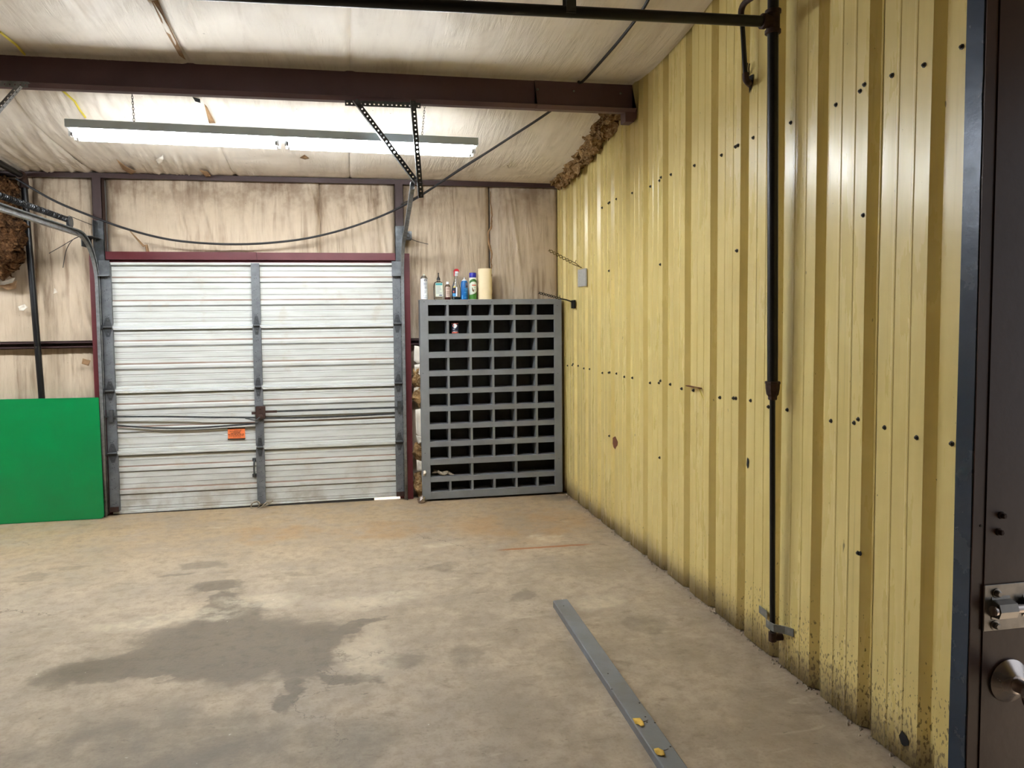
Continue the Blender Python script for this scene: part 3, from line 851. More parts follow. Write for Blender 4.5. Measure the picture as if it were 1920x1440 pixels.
# orange sticker with lines of print
stk = MB().box(-1.045, -.902, D - .0135, D - .0115, .607, .705).build('sticker', M['orange'], dr)
ink = MB().box(-1.047, -.900, D - .0145, D - .013, .697, .707).box(-1.047, -.900, D - .0145, D - .013, .605, .614)
random.seed(5)
for (zz, a, b, hh) in ((.686, -.99, -.93, .004), (.676, -1.03, -.94, .004), (.668, -1.0, -.95, .005), (.660, -1.02, -.945, .006), (.649, -1.04, -.91, .007), (.636, -1.035, -.92, .005), (.626, -1.0, -.94, .003)):
    x = a
    while x < b:
        w = random.uniform(.003, .012); ink.box(x, min(x + w, b + .004), D - .0142, D - .0132, zz - hh / 2, zz + hh / 2); x += w + random.uniform(.0015, .004)
tag(ink.build('print', M['ink'], stk), kind='stuff')
# rope tangle at the foot of the middle stile
q = lambda a, b, y=D - .05: at(a, b, 1, y)
MB().tube(crom([q(512, 938), q(503, 946), q(490, 951), q(478, 956, D - .08), q(471, 952), q(473, 944), q(482, 940), q(487, 945, D - .08), q(484, 952), q(492, 949), q(500, 942), q(505, 943)], 6), .006, 6).build('pull_rope', M['rope'], dr, 60)

# ------------------------------------------------------------------ door tracks
def track(pts, side, parent):
    """C shaped rail swept along pts; the open side faces the door"""
    P = [Vector(p) for p in pts]; N = len(P); prof = [(.020, -.014), (.024, -.022), (.0, -.024), (0, .024), (.024, .022), (.020, .014)]
    vs = []; fs = []
    for i in range(N):
        t = (P[min(N - 1, i + 1)] - P[max(0, i - 1)]).normalized(); x = Vector((1, 0, 0)); n = t.cross(x).normalized(); x = n.cross(t)
        for a, b in prof: vs.append(P[i] + x * a * side + n * b)
    k = len(prof)
    for i in range(N - 1):
        for j in range(k - 1): a = i * k + j; fs.append((a, a + 1, a + k + 1, a + k))
    return MB().add(vs, fs).build('rail', M['galv'], parent, 50, solid=.0025)


def curve_pts(x, x2, yv, z0, zc, zh, yend, zend):
    pts = [(x, yv, z0), (x, yv, z0 + (zc - z0) / 2), (x, yv, zc)]
    r = zh - zc
    for k in range(1, 13): a = pi / 2 * k / 12; pts.append((x, yv - r * (1 - cos(a)), zc + r * sin(a)))
    y1 = yv - r
    for k in range(1, 9): t = k / 8; pts.append((x + (x2 - x) * t, y1 + (yend - y1) * t, zh + (zend - zh) * t))
    return pts


tl = thing('door_track', (-2.04, 6.5, 0), 'steel roller track curving up left of the overhead door', 'door track', 'overhead door tracks')
track(curve_pts(-2.042, -2.03, 6.505, .012, 1.93, 2.325, 4.66, 2.325), 1, tl)
MB().box(-2.043, -1.974, 6.535, 6.541, .9, 2.475).box(-2.047, -2.043, 6.49, 6.541, .0, 2.475).box(-1.978, -1.974, 6.535, 6.56, 2.15, 2.475).build('wall_angle', M['galv_dark'], tl)
MB().box(-2.075, -1.995, 6.30, 6.53, 2.32, 2.325).box(-2.075, -2.07, 6.30, 6.53, 2.24, 2.325).build('flag_bracket', M['galv_dark'], tl)
tr = thing('door_track', (.50, 6.5, 0), 'steel roller track curving up right of the overhead door', 'door track', 'overhead door tracks')
track(curve_pts(.494, .432, 6.505, .012, 1.93, 2.335, 4.66, 2.478), -1, tr)
MB().box(.427, .507, 6.535, 6.541, 2.15, 2.458).box(.494, .498, 6.49, 6.541, 0, 2.458).box(.427, .431, 6.535, 6.56, 2.15, 2.458).build('wall_angle', M['galv_dark'], tr)
MB().box(.51, .565, 6.42, 6.53, 2.33, 2.40).build('flag_bracket', M['galv_dark'], tr)
for (t_, L) in ((tl, [[(150, 443), (135, 450), (115, 462), (92, 475)], [(152, 442), (136, 450), (124, 470), (118, 502)]]), (tr, [[(756, 440), (766, 445), (780, 452), (803, 458)], [(757, 432), (768, 440), (764, 446), (757, 441)]])):
    m = MB()
    for l in L: m.tube(crom([at(a, b, 1, 6.40) for a, b in l], 6), .003, 5)
    m.build('loose_cable', M['wire'], t_, 60)

sp = thing('extension_spring', (-2.03, 5.4, 2.40), 'dark stretched extension spring above the left door track', 'spring')
m = MB(); N = 420; pts = []
for i in range(N + 1):
    t = i / N; a = t * 2 * pi * 42; pts.append((-2.03 + .017 * cos(a), 4.72 + 1.16 * t, 2.397 + .017 * sin(a)))
m.tube(pts, .0052, 5, True).build('coil', M['pipe'], sp, 60)
MB().cyl((-2.03, 4.70, 2.397), (-2.03, 5.90, 2.397), .012, 10).build('core_rod', M['pipe'], sp, 40)
MB().lathe_axis((-2.035, 5.955, 2.385), (1, 0, 0), [(.012, -.012), (.045, -.011), (.045, -.006), (.036, 0), (.045, .006), (.045, .011), (.012, .012)], 20).build('pulley', M['galv_dark'], sp, 40)
MB().tube([(-2.03, 5.93, 2.43), (-2.03, 6.3, 2.425), (-2.03, 6.53, 2.425)], .0025, 5).build('lift_cable', M['wire'], sp, 60)
MB().tube(crom([(-2.03, 5.96, 2.34), (-2.03, 6.15, 2.31), (-2.03, 6.35, 2.29), (-2.02, 6.45, 2.34)], 5), .0025, 5).build('lift_cable', M['wire'], sp, 60)


# ------------------------------------------------------------------ perforated angle hangers
def perf_angle(p0, p1, na, nb, w=.034, pitch=.027, hole=.0055):
    """slotted angle iron from p0 to p1; flanges reach along na and nb, with real holes"""
    p0 = Vector(p0); p1 = Vector(p1); d = p1 - p0; L = d.length; d.normalize()
    n = max(2, int(L / pitch)); pt = L / n; m = MB()
    for fl in (Vector(na), Vector(nb)):
        fl = (fl - d * fl.dot(d)).normalized()
        for i in range(n):
            o = p0 + d * (pt * (i + .5)) + fl * (w * .56)
            ext0, ext1 = -w * .56, w * .44
            outer = [(-pt / 2, ext0), (0, ext0), (pt / 2, ext0), (pt / 2, 0), (pt / 2, ext1), (0, ext1), (-pt / 2, ext1), (-pt / 2, 0)]
            inner = [(hole * cos(a), hole * sin(a)) for a in [radians(225 + 45 * k) for k in range(8)]]
            vs = [o + d * a + fl * b for a, b in outer + inner]
            m.add(vs, [(k, (k + 1) % 8, 8 + (k + 1) % 8, 8 + k) for k in range(8)])
    return m


X_ = Vector((1, 0, 0)); Y_ = Vector((0, 1, 0)); Z_ = Vector((0, 0, 1))
hr = thing('track_hanger', (.42, 4.70, 2.40), 'perforated angle iron hanger holding the right door track', 'bracket', 'track hangers')
perf_angle((.010, 4.668, 2.994), (.480, 4.668, 2.996), -Z_, Y_).build('cross_angle', M['galv_dark'], hr, solid=.0025)
perf_angle((.058, 4.655, 2.982), (.432, 4.645, 2.486), X_ * .8 + Z_ * .6, -Y_).build('diagonal_brace', M['galv_dark'], hr, solid=.0025)
perf_angle((.412, 4.635, 2.996), (.453, 4.635, 2.396), X_, -Y_).build('upright', M['galv_dark'], hr, solid=.0025)
hl = thing('track_hanger', (-2.05, 4.70, 2.30), 'perforated angle iron hanger holding the left door track', 'bracket', 'track hangers')
perf_angle((-2.28, 4.668, 3.021), (-1.786, 4.668, 3.023), -Z_, Y_).build('cross_angle', M['galv'], hl, solid=.0025)
perf_angle((-1.81, 4.655, 2.986), (-2.04, 4.645, 2.70), -X_ * .7 + Z_ * .7, -Y_).build('diagonal_brace', M['galv'], hl, solid=.0025)
perf_angle((-2.085, 4.635, 3.016), (-2.055, 4.635, 2.27), -X_, -Y_).build('upright', M['galv'], hl, solid=.0025)


# ------------------------------------------------------------------ fluorescent lights
def chain(p0, p1):
    p0 = Vector(p0); p1 = Vector(p1); d = p1 - p0; n = max(3, int(d.length / .016)); m = MB(); d.normalize(); st = (p1 - p0).length / n
    for i in range(n):
        c = p0 + d * st * (i + .5); a = X_ if i % 2 else Y_; L = []
        for k in range(8):
            t = 2 * pi * k / 8; L.append(c + d * (.0115 * cos(t)) + a * (.0055 * sin(t)))
        L.append(L[0]); m.tube(L, .0014, 4, False)
    return m


def light_fixture(x0, x1, y, zt, ztop, label, tilt=.0):
    L = x1 - x0; t = thing('strip_light', ((x0 + x1) / 2, y, zt - .13), label, 'light', 'twin tube strip lights'); xm = (x0 + x1) / 2
    dz = lambda x: -tilt * (x - x0) / L
    def sk(m):
        m.v = [(a, b, c + dz(a)) for a, b, c in m.v]; return m
    zb = zt - .046
    sk(MB().bbox(x0, x1, y - .055, y + .055, zb, zt, .003)).build('housing', M['housing'], t)
    sk(MB().prism([(-.078, -.008), (-.0775, -.010), (-.054, -.003), (.054, -.003), (.0775, -.010), (.078, -.008), (.054, 0), (-.054, 0)], (x0 + .01, y, zb), Y_, Z_, (L - .02, 0, 0))).build('uplight_baffle', M['white'], t)  # wings added to the bare strip to hold back light on the ceiling
    for a, b in ((x0 + .035, xm - .03), (xm + .03, x1 - .035)):
        for yy in (y - .046, y + .046):
            tb = sk(MB().cyl((a + .012, yy, zb - .040), (b - .012, yy, zb - .040), .019, 20)).build('fluorescent_tube', M['tube'], t, 40)
            for e0, e1, h0, h1 in ((a, a + .013, a - .014, a), (b - .013, b, b, b + .014)):
                sk(MB().cyl((e0, yy, zb - .040), (e1, yy, zb - .040), .0175, 14)).build('tube_cap', M['steel'], tb, 40)
                sk(MB().bbox(h0, h1, yy - .012, yy + .012, zb - .058, zb - .004, .002)).build('lamp_holder', M['socket'], t)
    for xc in (x0 + .375, x1 - .365):
        chain((xc, y, zt + dz(xc)), (xc + (.018 if xc > xm else .004), y - .04, ztop)).build('chain', M['wire'], t, 60)
    return t


YL = 4.81
_a = at(120, 222, 1, YL - .055); _b = at(897, 258, 1, YL - .055)
light_fixture(_a.x, _b.x, YL, _a.z, 3.012, 'lit twin tube strip light hanging on chains below the roof beam', _a.z - _b.z)
light_fixture(-5.1, -2.62, YL, 2.86, 3.012, 'added fill strip light out of view left of the overhead door')  # unseen fixture added to fill in light from the left

# ------------------------------------------------------------------ pipes and cables
gp = thing('black_iron_pipe', (1.89, 3.0, .15), 'black iron pipe along the ceiling dropping down the yellow wall', 'pipe')
tee = Vector((1.873, 3.0, 2.925))
MB().cyl(at(380, -12, 1, 3.0) + Vector((-1.2, 0, -.02)), tee + Vector((-.02, 0, 0)), .0235, 20).build('horizontal_run', M['pipe'], gp, 40)
MB().cyl(tee, tee + Vector((0, 0, .7)), .0235, 20).build('riser', M['pipe'], gp, 40)
MB().lathe_axis(tee, (0, 0, 1), [(.031, -.052), (.034, -.050), (.034, -.036), (.029, -.033), (.029, .033), (.034, .036), (.034, .050), (.031, .052)], 24).lathe_axis(tee, (-1, 0, 0), [(.028, 0), (.028, .035), (.033, .038), (.033, .054), (.030, .056)], 24).build('tee', M['rustfit'], gp, 40)
p1 = Vector((1.891, 3.0, 1.325)); p2 = Vector((1.905, 3.0, .155))
MB().cyl(tee, p1, .0235, 24).build('drop_pipe', M['pipe'], gp, 40)
MB().lathe_axis(p1 + Vector((0, 0, -.055)), (0, 0, 1), [(.017, -.022), (.020, -.018), (.020, -.006), (.027, .004), (.031, .030), (.032, .050), (.034, .052), (.034, .062), (.027, .064)], 8).build('reducer', M['rustfit'], gp, 20)
MB().cyl(p1 + Vector((0, 0, -.05)), p2, .0125, 16).build('lower_pipe', M['pipe'], gp, 40)
MB().lathe_axis(p2, (0, 0, 1), [(.012, -.034), (.018, -.030), (.018, .010), (.015, .012)], 14).lathe_axis(p2 + Vector((0, 0, -.014)), (1, 0, 0), [(.016, 0), (.017, .03), (.017, .05)], 14).build('elbow', M['rustfit'], gp, 40)
zs_ = p2.z + .045
MB().prism([(1.950, 2.905), (1.930, 2.940), (1.894, 2.972), (1.889, 3.0), (1.893, 3.028), (1.925, 3.075), (1.946, 3.115), (1.950, 3.180), (1.946, 3.182), (1.941, 3.118), (1.921, 3.078), (1.889, 3.031), (1.885, 3.0), (1.890, 2.969), (1.926, 2.937), (1.946, 2.902)], (0, 0, zs_ - .018), X_, Y_, (0, 0, .036)).build('pipe_strap', M['galv'], gp)
hx = at(1068, 15, 1, 3.0)
MB().box(hx.x - .022, hx.x + .020, 2.972, 2.975, hx.z - .03, 3.55).box(hx.x - .022, hx.x + .020, 2.972, 3.028, hx.z - .028, hx.z - .025).box(hx.x - .022, hx.x + .020, 3.025, 3.028, hx.z - .03, 3.55).build('strap_hanger', M['galv_dark'], gp)

p = lambda x, y, off=-.055: at(x, y, 0, W + off)
sb = thing('stub_pipe', p(1398, 148), 'short black pipe with rusty elbows entering the yellow wall', 'pipe')
MB().cyl(p(1391, 30), p(1398, 146), .0115, 14).build('pipe', M['pipe'], sb, 40)
MB().tube(crom([p(1390, 38), p(1390, 20), p(1396, 6), p(1412, -6), p(1440, -24)], 5), [.0145] * 21, 12).build('upper_elbow', M['rustfit'], sb, 50)
MB().tube(crom([p(1398, 138), p(1399, 150), p(1403, 155, -.035), p(1406, 158, .02)], 5), .0155, 12).build('lower_elbow', M['rustfit'], sb, 50)
e0 = at(1409, 153, 0, W - .004); e1 = at(1405, 132, 0, W - .004)
MB().prism([(-.018, -.05), (.012, -.012), (.016, .03), (-.018, .032)], e0, -Y_, Z_, (-.002, 0, 0)).build('wall_hole', M['black'], sb)
MB().tube([e1 + Vector((0, .01, -.02)), e1 + Vector((-.015, 0, 0)), e1 + Vector((-.02, -.015, .03))], .004, 5).tube([e1 + Vector((0, .0, -.02)), e1 + Vector((-.015, -.02, 0)), e1 + Vector((-.02, -.035, .02))], .003, 5).build('bent_metal', M['screw'], sb)

lp = thing('black_drain_pipe', (-2.48, 6.55, 1.0), 'black iron pipe standing against the wall left of the door', 'pipe')
a0 = at(45, 345, 1, 6.512); a1 = at(80, 745, 1, 6.512) + Vector((0, 0, -.2))
MB().cyl(a0, a1, .0245, 18).build('standpipe', M['pipe'], lp, 40)
a0u = a0 + Vector((0, -.01, .05))
MB().tube(crom([a0 + Vector((0, 0, -.035)), a0 + Vector((0, 0, .02)), a0u + Vector((0, -.02, .01)), a0u + Vector((0, -.07, .012))], 5), .033, 14).build('elbow', M['rustfit'], lp, 50)
MB().cyl(a0u + Vector((0, -.04, .01)), a0u + Vector((0, -2.6, .16)), .0245, 18).build('roof_run', M['pipe'], lp, 40)

cb = [at(30, 335, 1, 6.44), at(60, 353, 1, 6.44), at(105, 378, 1, 6.43), at(160, 401, 1, 6.42), at(240, 430, 1, 6.42), at(330, 451, 1, 6.44), at(440, 458, 1, 6.46), at(540, 452, 1, 6.46), at(620, 437, 1, 6.44), at(700, 411, 1, 6.38), at(770, 378, 1, 6.2), at(860, 320, 1, 5.75), at(950, 262, 1, 5.3), at(1035, 206, 1, 4.92), at(1062, 178, 1, 4.82)]
zt = cb[-1]
cb += [Vector((zt.x + .06, 4.78, 3.212)), ceil_pt(1092, 153, .03), ceil_pt(1130, 112, .03), ceil_pt(1170, 65, .03), ceil_pt(1205, 18, .03), ceil_pt(1225, -20, .03)]
tag(MB().tube(crom(cb, 8), .009, 8).build('black_cable', M['cable'], None, 60), 'black cable sagging across the back wall and up over the roof beam', 'cable')
cb2 = [at(752, 383, 1, 6.26), at(800, 358, 1, 6.05), at(870, 311, 1, 5.7), at(960, 256, 1, 5.25), at(1038, 203, 1, 4.93)]
tag(MB().tube(crom(cb2, 8), .005, 6).build('thin_cable', M['wire'], None, 60), 'thin grey wire running beside the sagging black cable', 'cable')

# ------------------------------------------------------------------ pigeonhole shelf unit
YS0, YS1 = 6.40, 6.575
SX0 = at(787, 562, 1, YS0).x; SX1 = at(1053, 562, 1, YS0).x; SW = SX1 - SX0
sh = thing('pigeonhole_shelf', ((SX0 + SX1) / 2, YS0, .018), 'tall grey painted pigeonhole shelf unit in the back corner', 'shelf')
ZT = 1.797; kz = (ZT - .02) / (1358 - 262.)
zz = lambda v: ZT - (v - 262) * kz
kx = SW / 782.
xx = lambda v: SX0 + (v - 138) * kx
MB().bbox(SX0, xx(182), YS0, YS0 + .02, .02, ZT, .002).build('left_stile', M['shelf'], sh)
MB().bbox(xx(877), SX1, YS0, YS0 + .02, .02, ZT, .002).build('right_stile', M['shelf'], sh)
MB().box(SX0 + .004, SX0 + .022, YS0 + .02, YS1, .02, ZT - .002).build('side_panel', M['shelf'], sh)
MB().box(SX1 - .022, SX1 - .004, YS0 + .02, YS1, .02, ZT - .002).build('side_panel', M['shelf'], sh)
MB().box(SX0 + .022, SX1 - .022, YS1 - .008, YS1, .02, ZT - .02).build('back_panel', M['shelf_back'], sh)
MB().bbox(SX0 + .001, SX1 - .001, YS0 + .001, YS1, ZT - .001, ZT + .004, .001).build('top_board', M['shelf'], sh)
rows = [(289, 348), (375, 447), (476, 547), (578, 650), (678, 748), (775, 845), (872, 943), (970, 1040), (1068, 1137), (1168, 1236), (1263, 1318)]
divx = [286, 408, 531, 654, 774]
MB().bbox(xx(182), xx(877), YS0 + .001, YS0 + .02, zz(289), ZT, .0015).build('rail', M['shelf'], sh)
for i, (t0, b0) in enumerate(rows):
    nb = rows[i + 1][0] if i < 10 else 1358
    MB().bbox(xx(182), xx(877), YS0 + .001, YS0 + .02, zz(nb), zz(b0), .0015).build('rail', M['shelf'], sh)
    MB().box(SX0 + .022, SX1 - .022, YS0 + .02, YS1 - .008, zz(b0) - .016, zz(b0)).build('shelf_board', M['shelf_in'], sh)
    d0 = None
    for k, dx in enumerate(divx):
        if i == 9 and k in (0, 2, 4): continue
        c = xx(dx + (2 + i * .4 if k < 3 else i * .8 - .5) * .6)
        up = zz(nb_prev) - .016 if i else ZT - .02
        if d0 is None: d0 = MB().box(c - .0095, c + .0095, YS0 + .006, YS1 - .008, zz(b0), up + .016).build('divider', M['shelf'], sh)
        else: again(d0, (c, WLOC[d0.name].y, WLOC[d0.name].z), sh)
    nb_prev = b0
for (px, py) in ((795, 566), (816, 563), (838, 565), (879, 565), (922, 566), (960, 567), (996, 566), (1045, 573), (1046, 700), (1048, 860), (793, 700), (797, 850)):
    MB().lathe_axis(at(px, py, 1, YS0 - .0005), (0, -1, 0), [(.0035, 0), (.0035, .0008)], 6).build('nail', M['screw'], sh)
tuft('cobweb_litter', [at(812, 886, 1, 6.46), at(830, 889, 1, 6.45), at(850, 887, 1, 6.47)], [.008, .02, .006], 3.0, sh, 'debris', 8, 6)

# ------------------------------------------------------------------ bottles and cans on top
ZC = ZT + .004; YC = 6.475


def lab(o, c, r, z0, z1, a0, a1, mat, nm='label', th=.0006): return MB().patch(c, r, z0, z1, a0, a1, 12, th).build(nm, mat, o, 40)


def flat(name, col, rough=.4, **k): return paint(name, C(*col), rough, 0, .06, 20, bump=.02, coord='obj', **k)


F = {'w': flat('white_print', (236, 240, 246)), 'k': flat('black_cap', (20, 20, 22)), 'navy': flat('navy_print', (30, 34, 60)), 'txt': flat('grey_print', (96, 100, 126)),
     'teal': flat('teal_print', (70, 160, 170)), 'pk': flat('pink_label', (206, 182, 168)), 'pkd': flat('dusky_print', (140, 116, 106)), 'red': flat('red_trigger', (196, 24, 40)),
     'blue': flat('blue_can', (16, 104, 172)), 'lblue': flat('light_blue_print', (80, 160, 214)), 'yel': flat('yellow_print', (232, 214, 110)), 'cap': flat('dark_blue_cap', (26, 28, 150)),
     'grn': flat('green_can', (66, 128, 44)), 'grnd': flat('dark_green_print', (58, 106, 44)), 'sal': flat('salmon_print', (214, 110, 96)), 'brn': flat('brown_print', (120, 84, 56)),
     'cream': flat('paper_roll', (240, 222, 184), .85), 'crm': flat('off_white_label', (222, 228, 214)), 'metal': M['steel']}
GL = clear('clear_plastic', (.86, .88, .84, 1), .12); GLP = clear('pinkish_plastic', (.86, .74, .70, 1), .2); LIQ = flat('dark_teal_liquid', (10, 52, 66), .15); LIQR = flat('rose_liquid', (140, 70, 70), .2)


def bottle(name, px, label, cat='bottle', y=YC, z=ZC, py=556):
    x = at(px, py, 1, y).x; return thing(name, (x, y, z), label, cat), (x, y, z)


t, c = bottle('spray_can', 795.5, 'white aerosol can with dark oval badge, leftmost on the shelf top', 'spray can')
MB().lathe(c, [(.028, 0), (.031, .002), (.031, .185), (.0305, .188)], 28).build('can_body', F['w'], t, 40)
MB().lathe(c, [(.032, .186), (.0325, .190), (.030, .194), (.020, .210), (.018, .214), (.018, .212)], 24).build('rim', M['steel'], t, 40)
MB().lathe(c, [(.031, 0), (.0325, .003), (.031, .006)], 24).build('base_rim', M['steel'], t, 40)
MB().lathe(c, [(.007, .206), (.007, .226), (.005, .229)], 14).build('nozzle', F['crm'], t, 40)
lab(t, c, .031, .163, .181, -98, -48, F['navy'], 'badge'); lab(t, c, .0316, .169, .174, -90, -58, F['w'], 'badge_print')
mp = MB(); random.seed(11)
for zl, a, b, h in ((.150, -105, -48, .006), (.140, -105, -50, .006), (.131, -105, -48, .005), (.118, -90, -50, .005), (.108, -88, -52, .006), (.098, -92, -50, .005), (.080, -98, -52, .004), (.070, -90, -56, .005), (.060, -98, -60, .004), (.038, -105, -98, .007), (.040, -86, -52, .003), (.030, -88, -54, .003), (.018, -100, -52, .006)):
    ang = a
    while ang < b:
        w = random.uniform(4, 12); mp.patch(c, .031, zl - h / 2, zl + h / 2, ang, min(ang + w, b + 2), 3, .0007); ang += w + random.uniform(1.5, 4)
tag(mp.build('print', F['txt'], t), kind='stuff')

t, c = bottle('glue_bottle', 822.5, 'clear flat bottle with black pointed nozzle and pale label')
MB().lathe(c, [(.040, 0), (.044, .004), (.0455, .06), (.0455, .115), (.042, .140), (.034, .156), (.018, .163), (.014, .167), (.014, .178)], 32, 1, .55).build('bottle_body', GL, t, 50)
MB().lathe(c, [(.016, .174), (.016, .188), (.011, .196), (.006, .204), (.004, .228), (.0055, .232), (.0055, .237), (.003, .240)], 18).build('nozzle', F['k'], t, 40)
yb = c[1] - .0262
MB().box(c[0] - .030, c[0] + .034, yb - .001, yb, c[2] + .028, c[2] + .150).build('label', F['crm'], t)
MB().box(c[0] - .029, c[0] + .030, yb - .0016, yb - .0008, c[2] + .128, c[2] + .147).build('teal_band', F['teal'], t)
mp = MB(); random.seed(2)
for k in range(9): mp.box(c[0] - .024, c[0] + random.uniform(.004, .028), yb - .0016, yb - .0008, c[2] + .055 + k * .008, c[2] + .057 + k * .008)
mp.box(c[0] + .002, c[0] + .027, yb - .0016, yb - .0008, c[2] + .034, c[2] + .045); tag(mp.build('print', F['txt'], t), kind='stuff')

t, c = bottle('small_bottle', 839.5, 'small rosy bottle with white cap between glue bottle and sprayer')
MB().lathe(c, [(.024, 0), (.026, .003), (.026, .105), (.023, .124), (.012, .134), (.011, .142)], 28, 1, .8).build('bottle_body', GLP, t, 50)
MB().lathe(c, [(.0225, .003), (.0245, .004), (.0245, .024), (.0225, .025)], 24, 1, .8).build('liquid', LIQR, t, 50)
MB().lathe(c, [(.0125, .138), (.0125, .158), (.011, .160)], 18).build('cap', F['w'], t, 40)
lab(t, c, .0262, .022, .112, -140, -40, F['pk'])
mp = MB()
for zl in (.100, .088, .070, .060, .050, .038): mp.patch(c, .0268, zl, zl + .005, -120, -60, 6, .0005)
tag(mp.build('print', F['pkd'], t), kind='stuff')

t, c = bottle('trigger_sprayer', 855.5, 'clear trigger sprayer with red head and a little dark liquid', 'spray bottle')
MB().lathe(c, [(.036, 0), (.040, .004), (.040, .085), (.036, .11), (.022, .16), (.015, .19), (.013, .214), (.013, .222)], 30, 1, .7).build('bottle_body', GL, t, 50)
MB().lathe(c, [(.034, .003), (.0385, .005), (.0385, .022), (.036, .0225)], 28, 1, .7).build('liquid', LIQ, t, 50)
MB().lathe(c, [(.015, .212), (.017, .214), (.017, .232), (.012, .236)], 18).bbox(c[0] - .014, c[0] + .016, c[1] - .035, c[1] + .02, c[2] + .232, c[2] + .252, .004).build('collar', F['w'], t, 40)
MB().prism([(-.022, .246), (-.020, .262), (-.010, .272), (.008, .274), (.020, .266), (.026, .250), (.020, .246), (.0, .252)], (c[0], c[1] - .03, c[2]), X_, Z_, (0, .055, 0)).build('spray_head', F['red'], t)
MB().tube(crom([(c[0] - .017, c[1] - .028, c[2] + .250), (c[0] - .021, c[1] - .036, c[2] + .230), (c[0] - .021, c[1] - .034, c[2] + .208)], 5), .0045, 8).build('trigger', F['red'], t, 50)
MB().cyl((c[0], c[1], c[2] + .215), (c[0] - .01, c[1], c[2] + .012), .0025, 8).build('dip_tube', F['w'], t, 50)
MB().prism([(-.036, .055), (-.006, .055), (-.006, .110), (-.030, .110), (-.036, .09)], (c[0], c[1] - .0295, c[2]), X_, Z_, (0, .001, 0)).build('label', F['navy'], t)
MB().prism([(-.036, .030), (-.008, .026), (-.008, .056), (-.036, .056)], (c[0], c[1] - .0298, c[2]), X_, Z_, (0, .001, 0)).build('lower_label', F['lblue'], t)
MB().prism([(-.034, .106), (-.010, .106), (-.014, .120), (-.026, .121)], (c[0], c[1] - .0300, c[2]), X_, Z_, (0, .001, 0)).build('upper_label', F['yel'], t)
MB().box(c[0] - .007, c[0] + .005, c[1] - .0300, c[1] - .029, c[2] + .03, c[2] + .112).build('white_strip', F['w'], t)
MB().box(c[0] - .034, c[0] - .022, c[1] - .0312, c[1] - .0302, c[2] + .062, c[2] + .078).build('emblem', F['sal'], t)

t, c = bottle('blue_spray_can', 870.8, 'blue domed aerosol can beside the taller green can', 'spray can')
MB().lathe(c, [(.030, 0), (.032, .003), (.032, .140), (.029, .158), (.021, .170)], 28).build('can_body', F['blue'], t, 40)
MB().lathe(c, [(.022, .168), (.022, .174), (.012, .178), (.012, .182)], 20).build('collar', F['w'], t, 40)
MB().lathe(c, [(.005, .180), (.005, .196), (.003, .198)], 12).build('nozzle', F['w'], t, 40)
lab(t, c, .032, .105, .150, -80, -30, F['txt'], 'badge'); lab(t, c, .0326, .112, .124, -72, -30, F['navy'], 'badge_print')
mp = MB()
for zl, a, b, h in ((.095, -95, -40, .004), (.086, -80, -40, .007), (.076, -85, -45, .004), (.060, -100, -55, .006), (.018, -100, -45, .005)): mp.patch(c, .032, zl, zl + h, a, b, 8, .0007)
mp.patch(c, .032, .004, .04, -140, -122, 4, .0007); tag(mp.build('print', F['lblue'], t), kind='stuff')

t, c = bottle('green_spray_can', 886.8, 'green and white aerosol can with dark blue cap', 'spray can')
MB().lathe(c, [(.031, 0), (.0335, .003), (.0335, .192), (.0325, .196)], 28).build('can_body', F['crm'], t, 40)
MB().lathe(c, [(.032, .194), (.0325, .196), (.0325, .236), (.030, .240)], 28).build('cap', F['cap'], t, 40)
MB().patch(c, .0335, .003, .042, -200, 20, 20, .0006).build('lower_band', F['grn'], t)
vs = MB()
for k in range(14):
    a0 = -160 + k * 10; u = (k + .5) / 14; zc_ = .150 + .022 * sin(pi * min(1, u * .95)); vs.patch(c, .0335, zc_ - .012, zc_ + .012, a0, a0 + 10.2, 1, .0006)
vs.build('green_swoosh', F['grnd'], t); vs = MB()
for k in range(14):
    a0 = -160 + k * 10; u = k / 13; hh = .03 * u ** 2.2; vs.patch(c, .0335, .042, .0425 + hh, a0, a0 + 10.2, 1, .0006)
vs.build('green_swoosh', F['grnd'], t)
lab(t, c, .0335, .122, .133, -112, -45, F['sal'], 'red_band', .0008)
mp = MB().patch(c, .0335, .080, .106, -112, -100, 3, .0009).patch(c, .0335, .070, .090, -104, -84, 4, .0009); mp.build('picture', F['brn'], t)
mp = MB().patch(c, .0335, .104, .108, -76, -58, 3, .0009).patch(c, .0335, .086, .090, -76, -58, 3, .0009).patch(c, .0335, .078, .081, -74, -60, 3, .0009); tag(mp.build('print', F['txt'], t), kind='stuff')

t, c = bottle('paper_roll', 909.5, 'cream paper towel roll standing at the end of the bottles', 'paper roll')
pr_ = [(.063 + .0012 * sin(k * 1.7), k * .275 / 18) for k in range(19)]
m = MB().lathe(c, [(.020, 0), (.060, 0)] + pr_ + [(.060, .277), (.022, .276), (.020, .262)], 40)
m.v = [(a + .004 * nz(b_ * 20, z_ * 12) * (1 if abs(a - c[0]) > .04 else 0), b_, z_) for a, b_, z_ in m.v]
m.build('towel_roll', F['cream'], t, 50)
MB().lathe(c, [(.0205, .255), (.0205, .2765), (.018, .2765), (.018, .255)], 24).build('core', M['kraft'], t, 40)

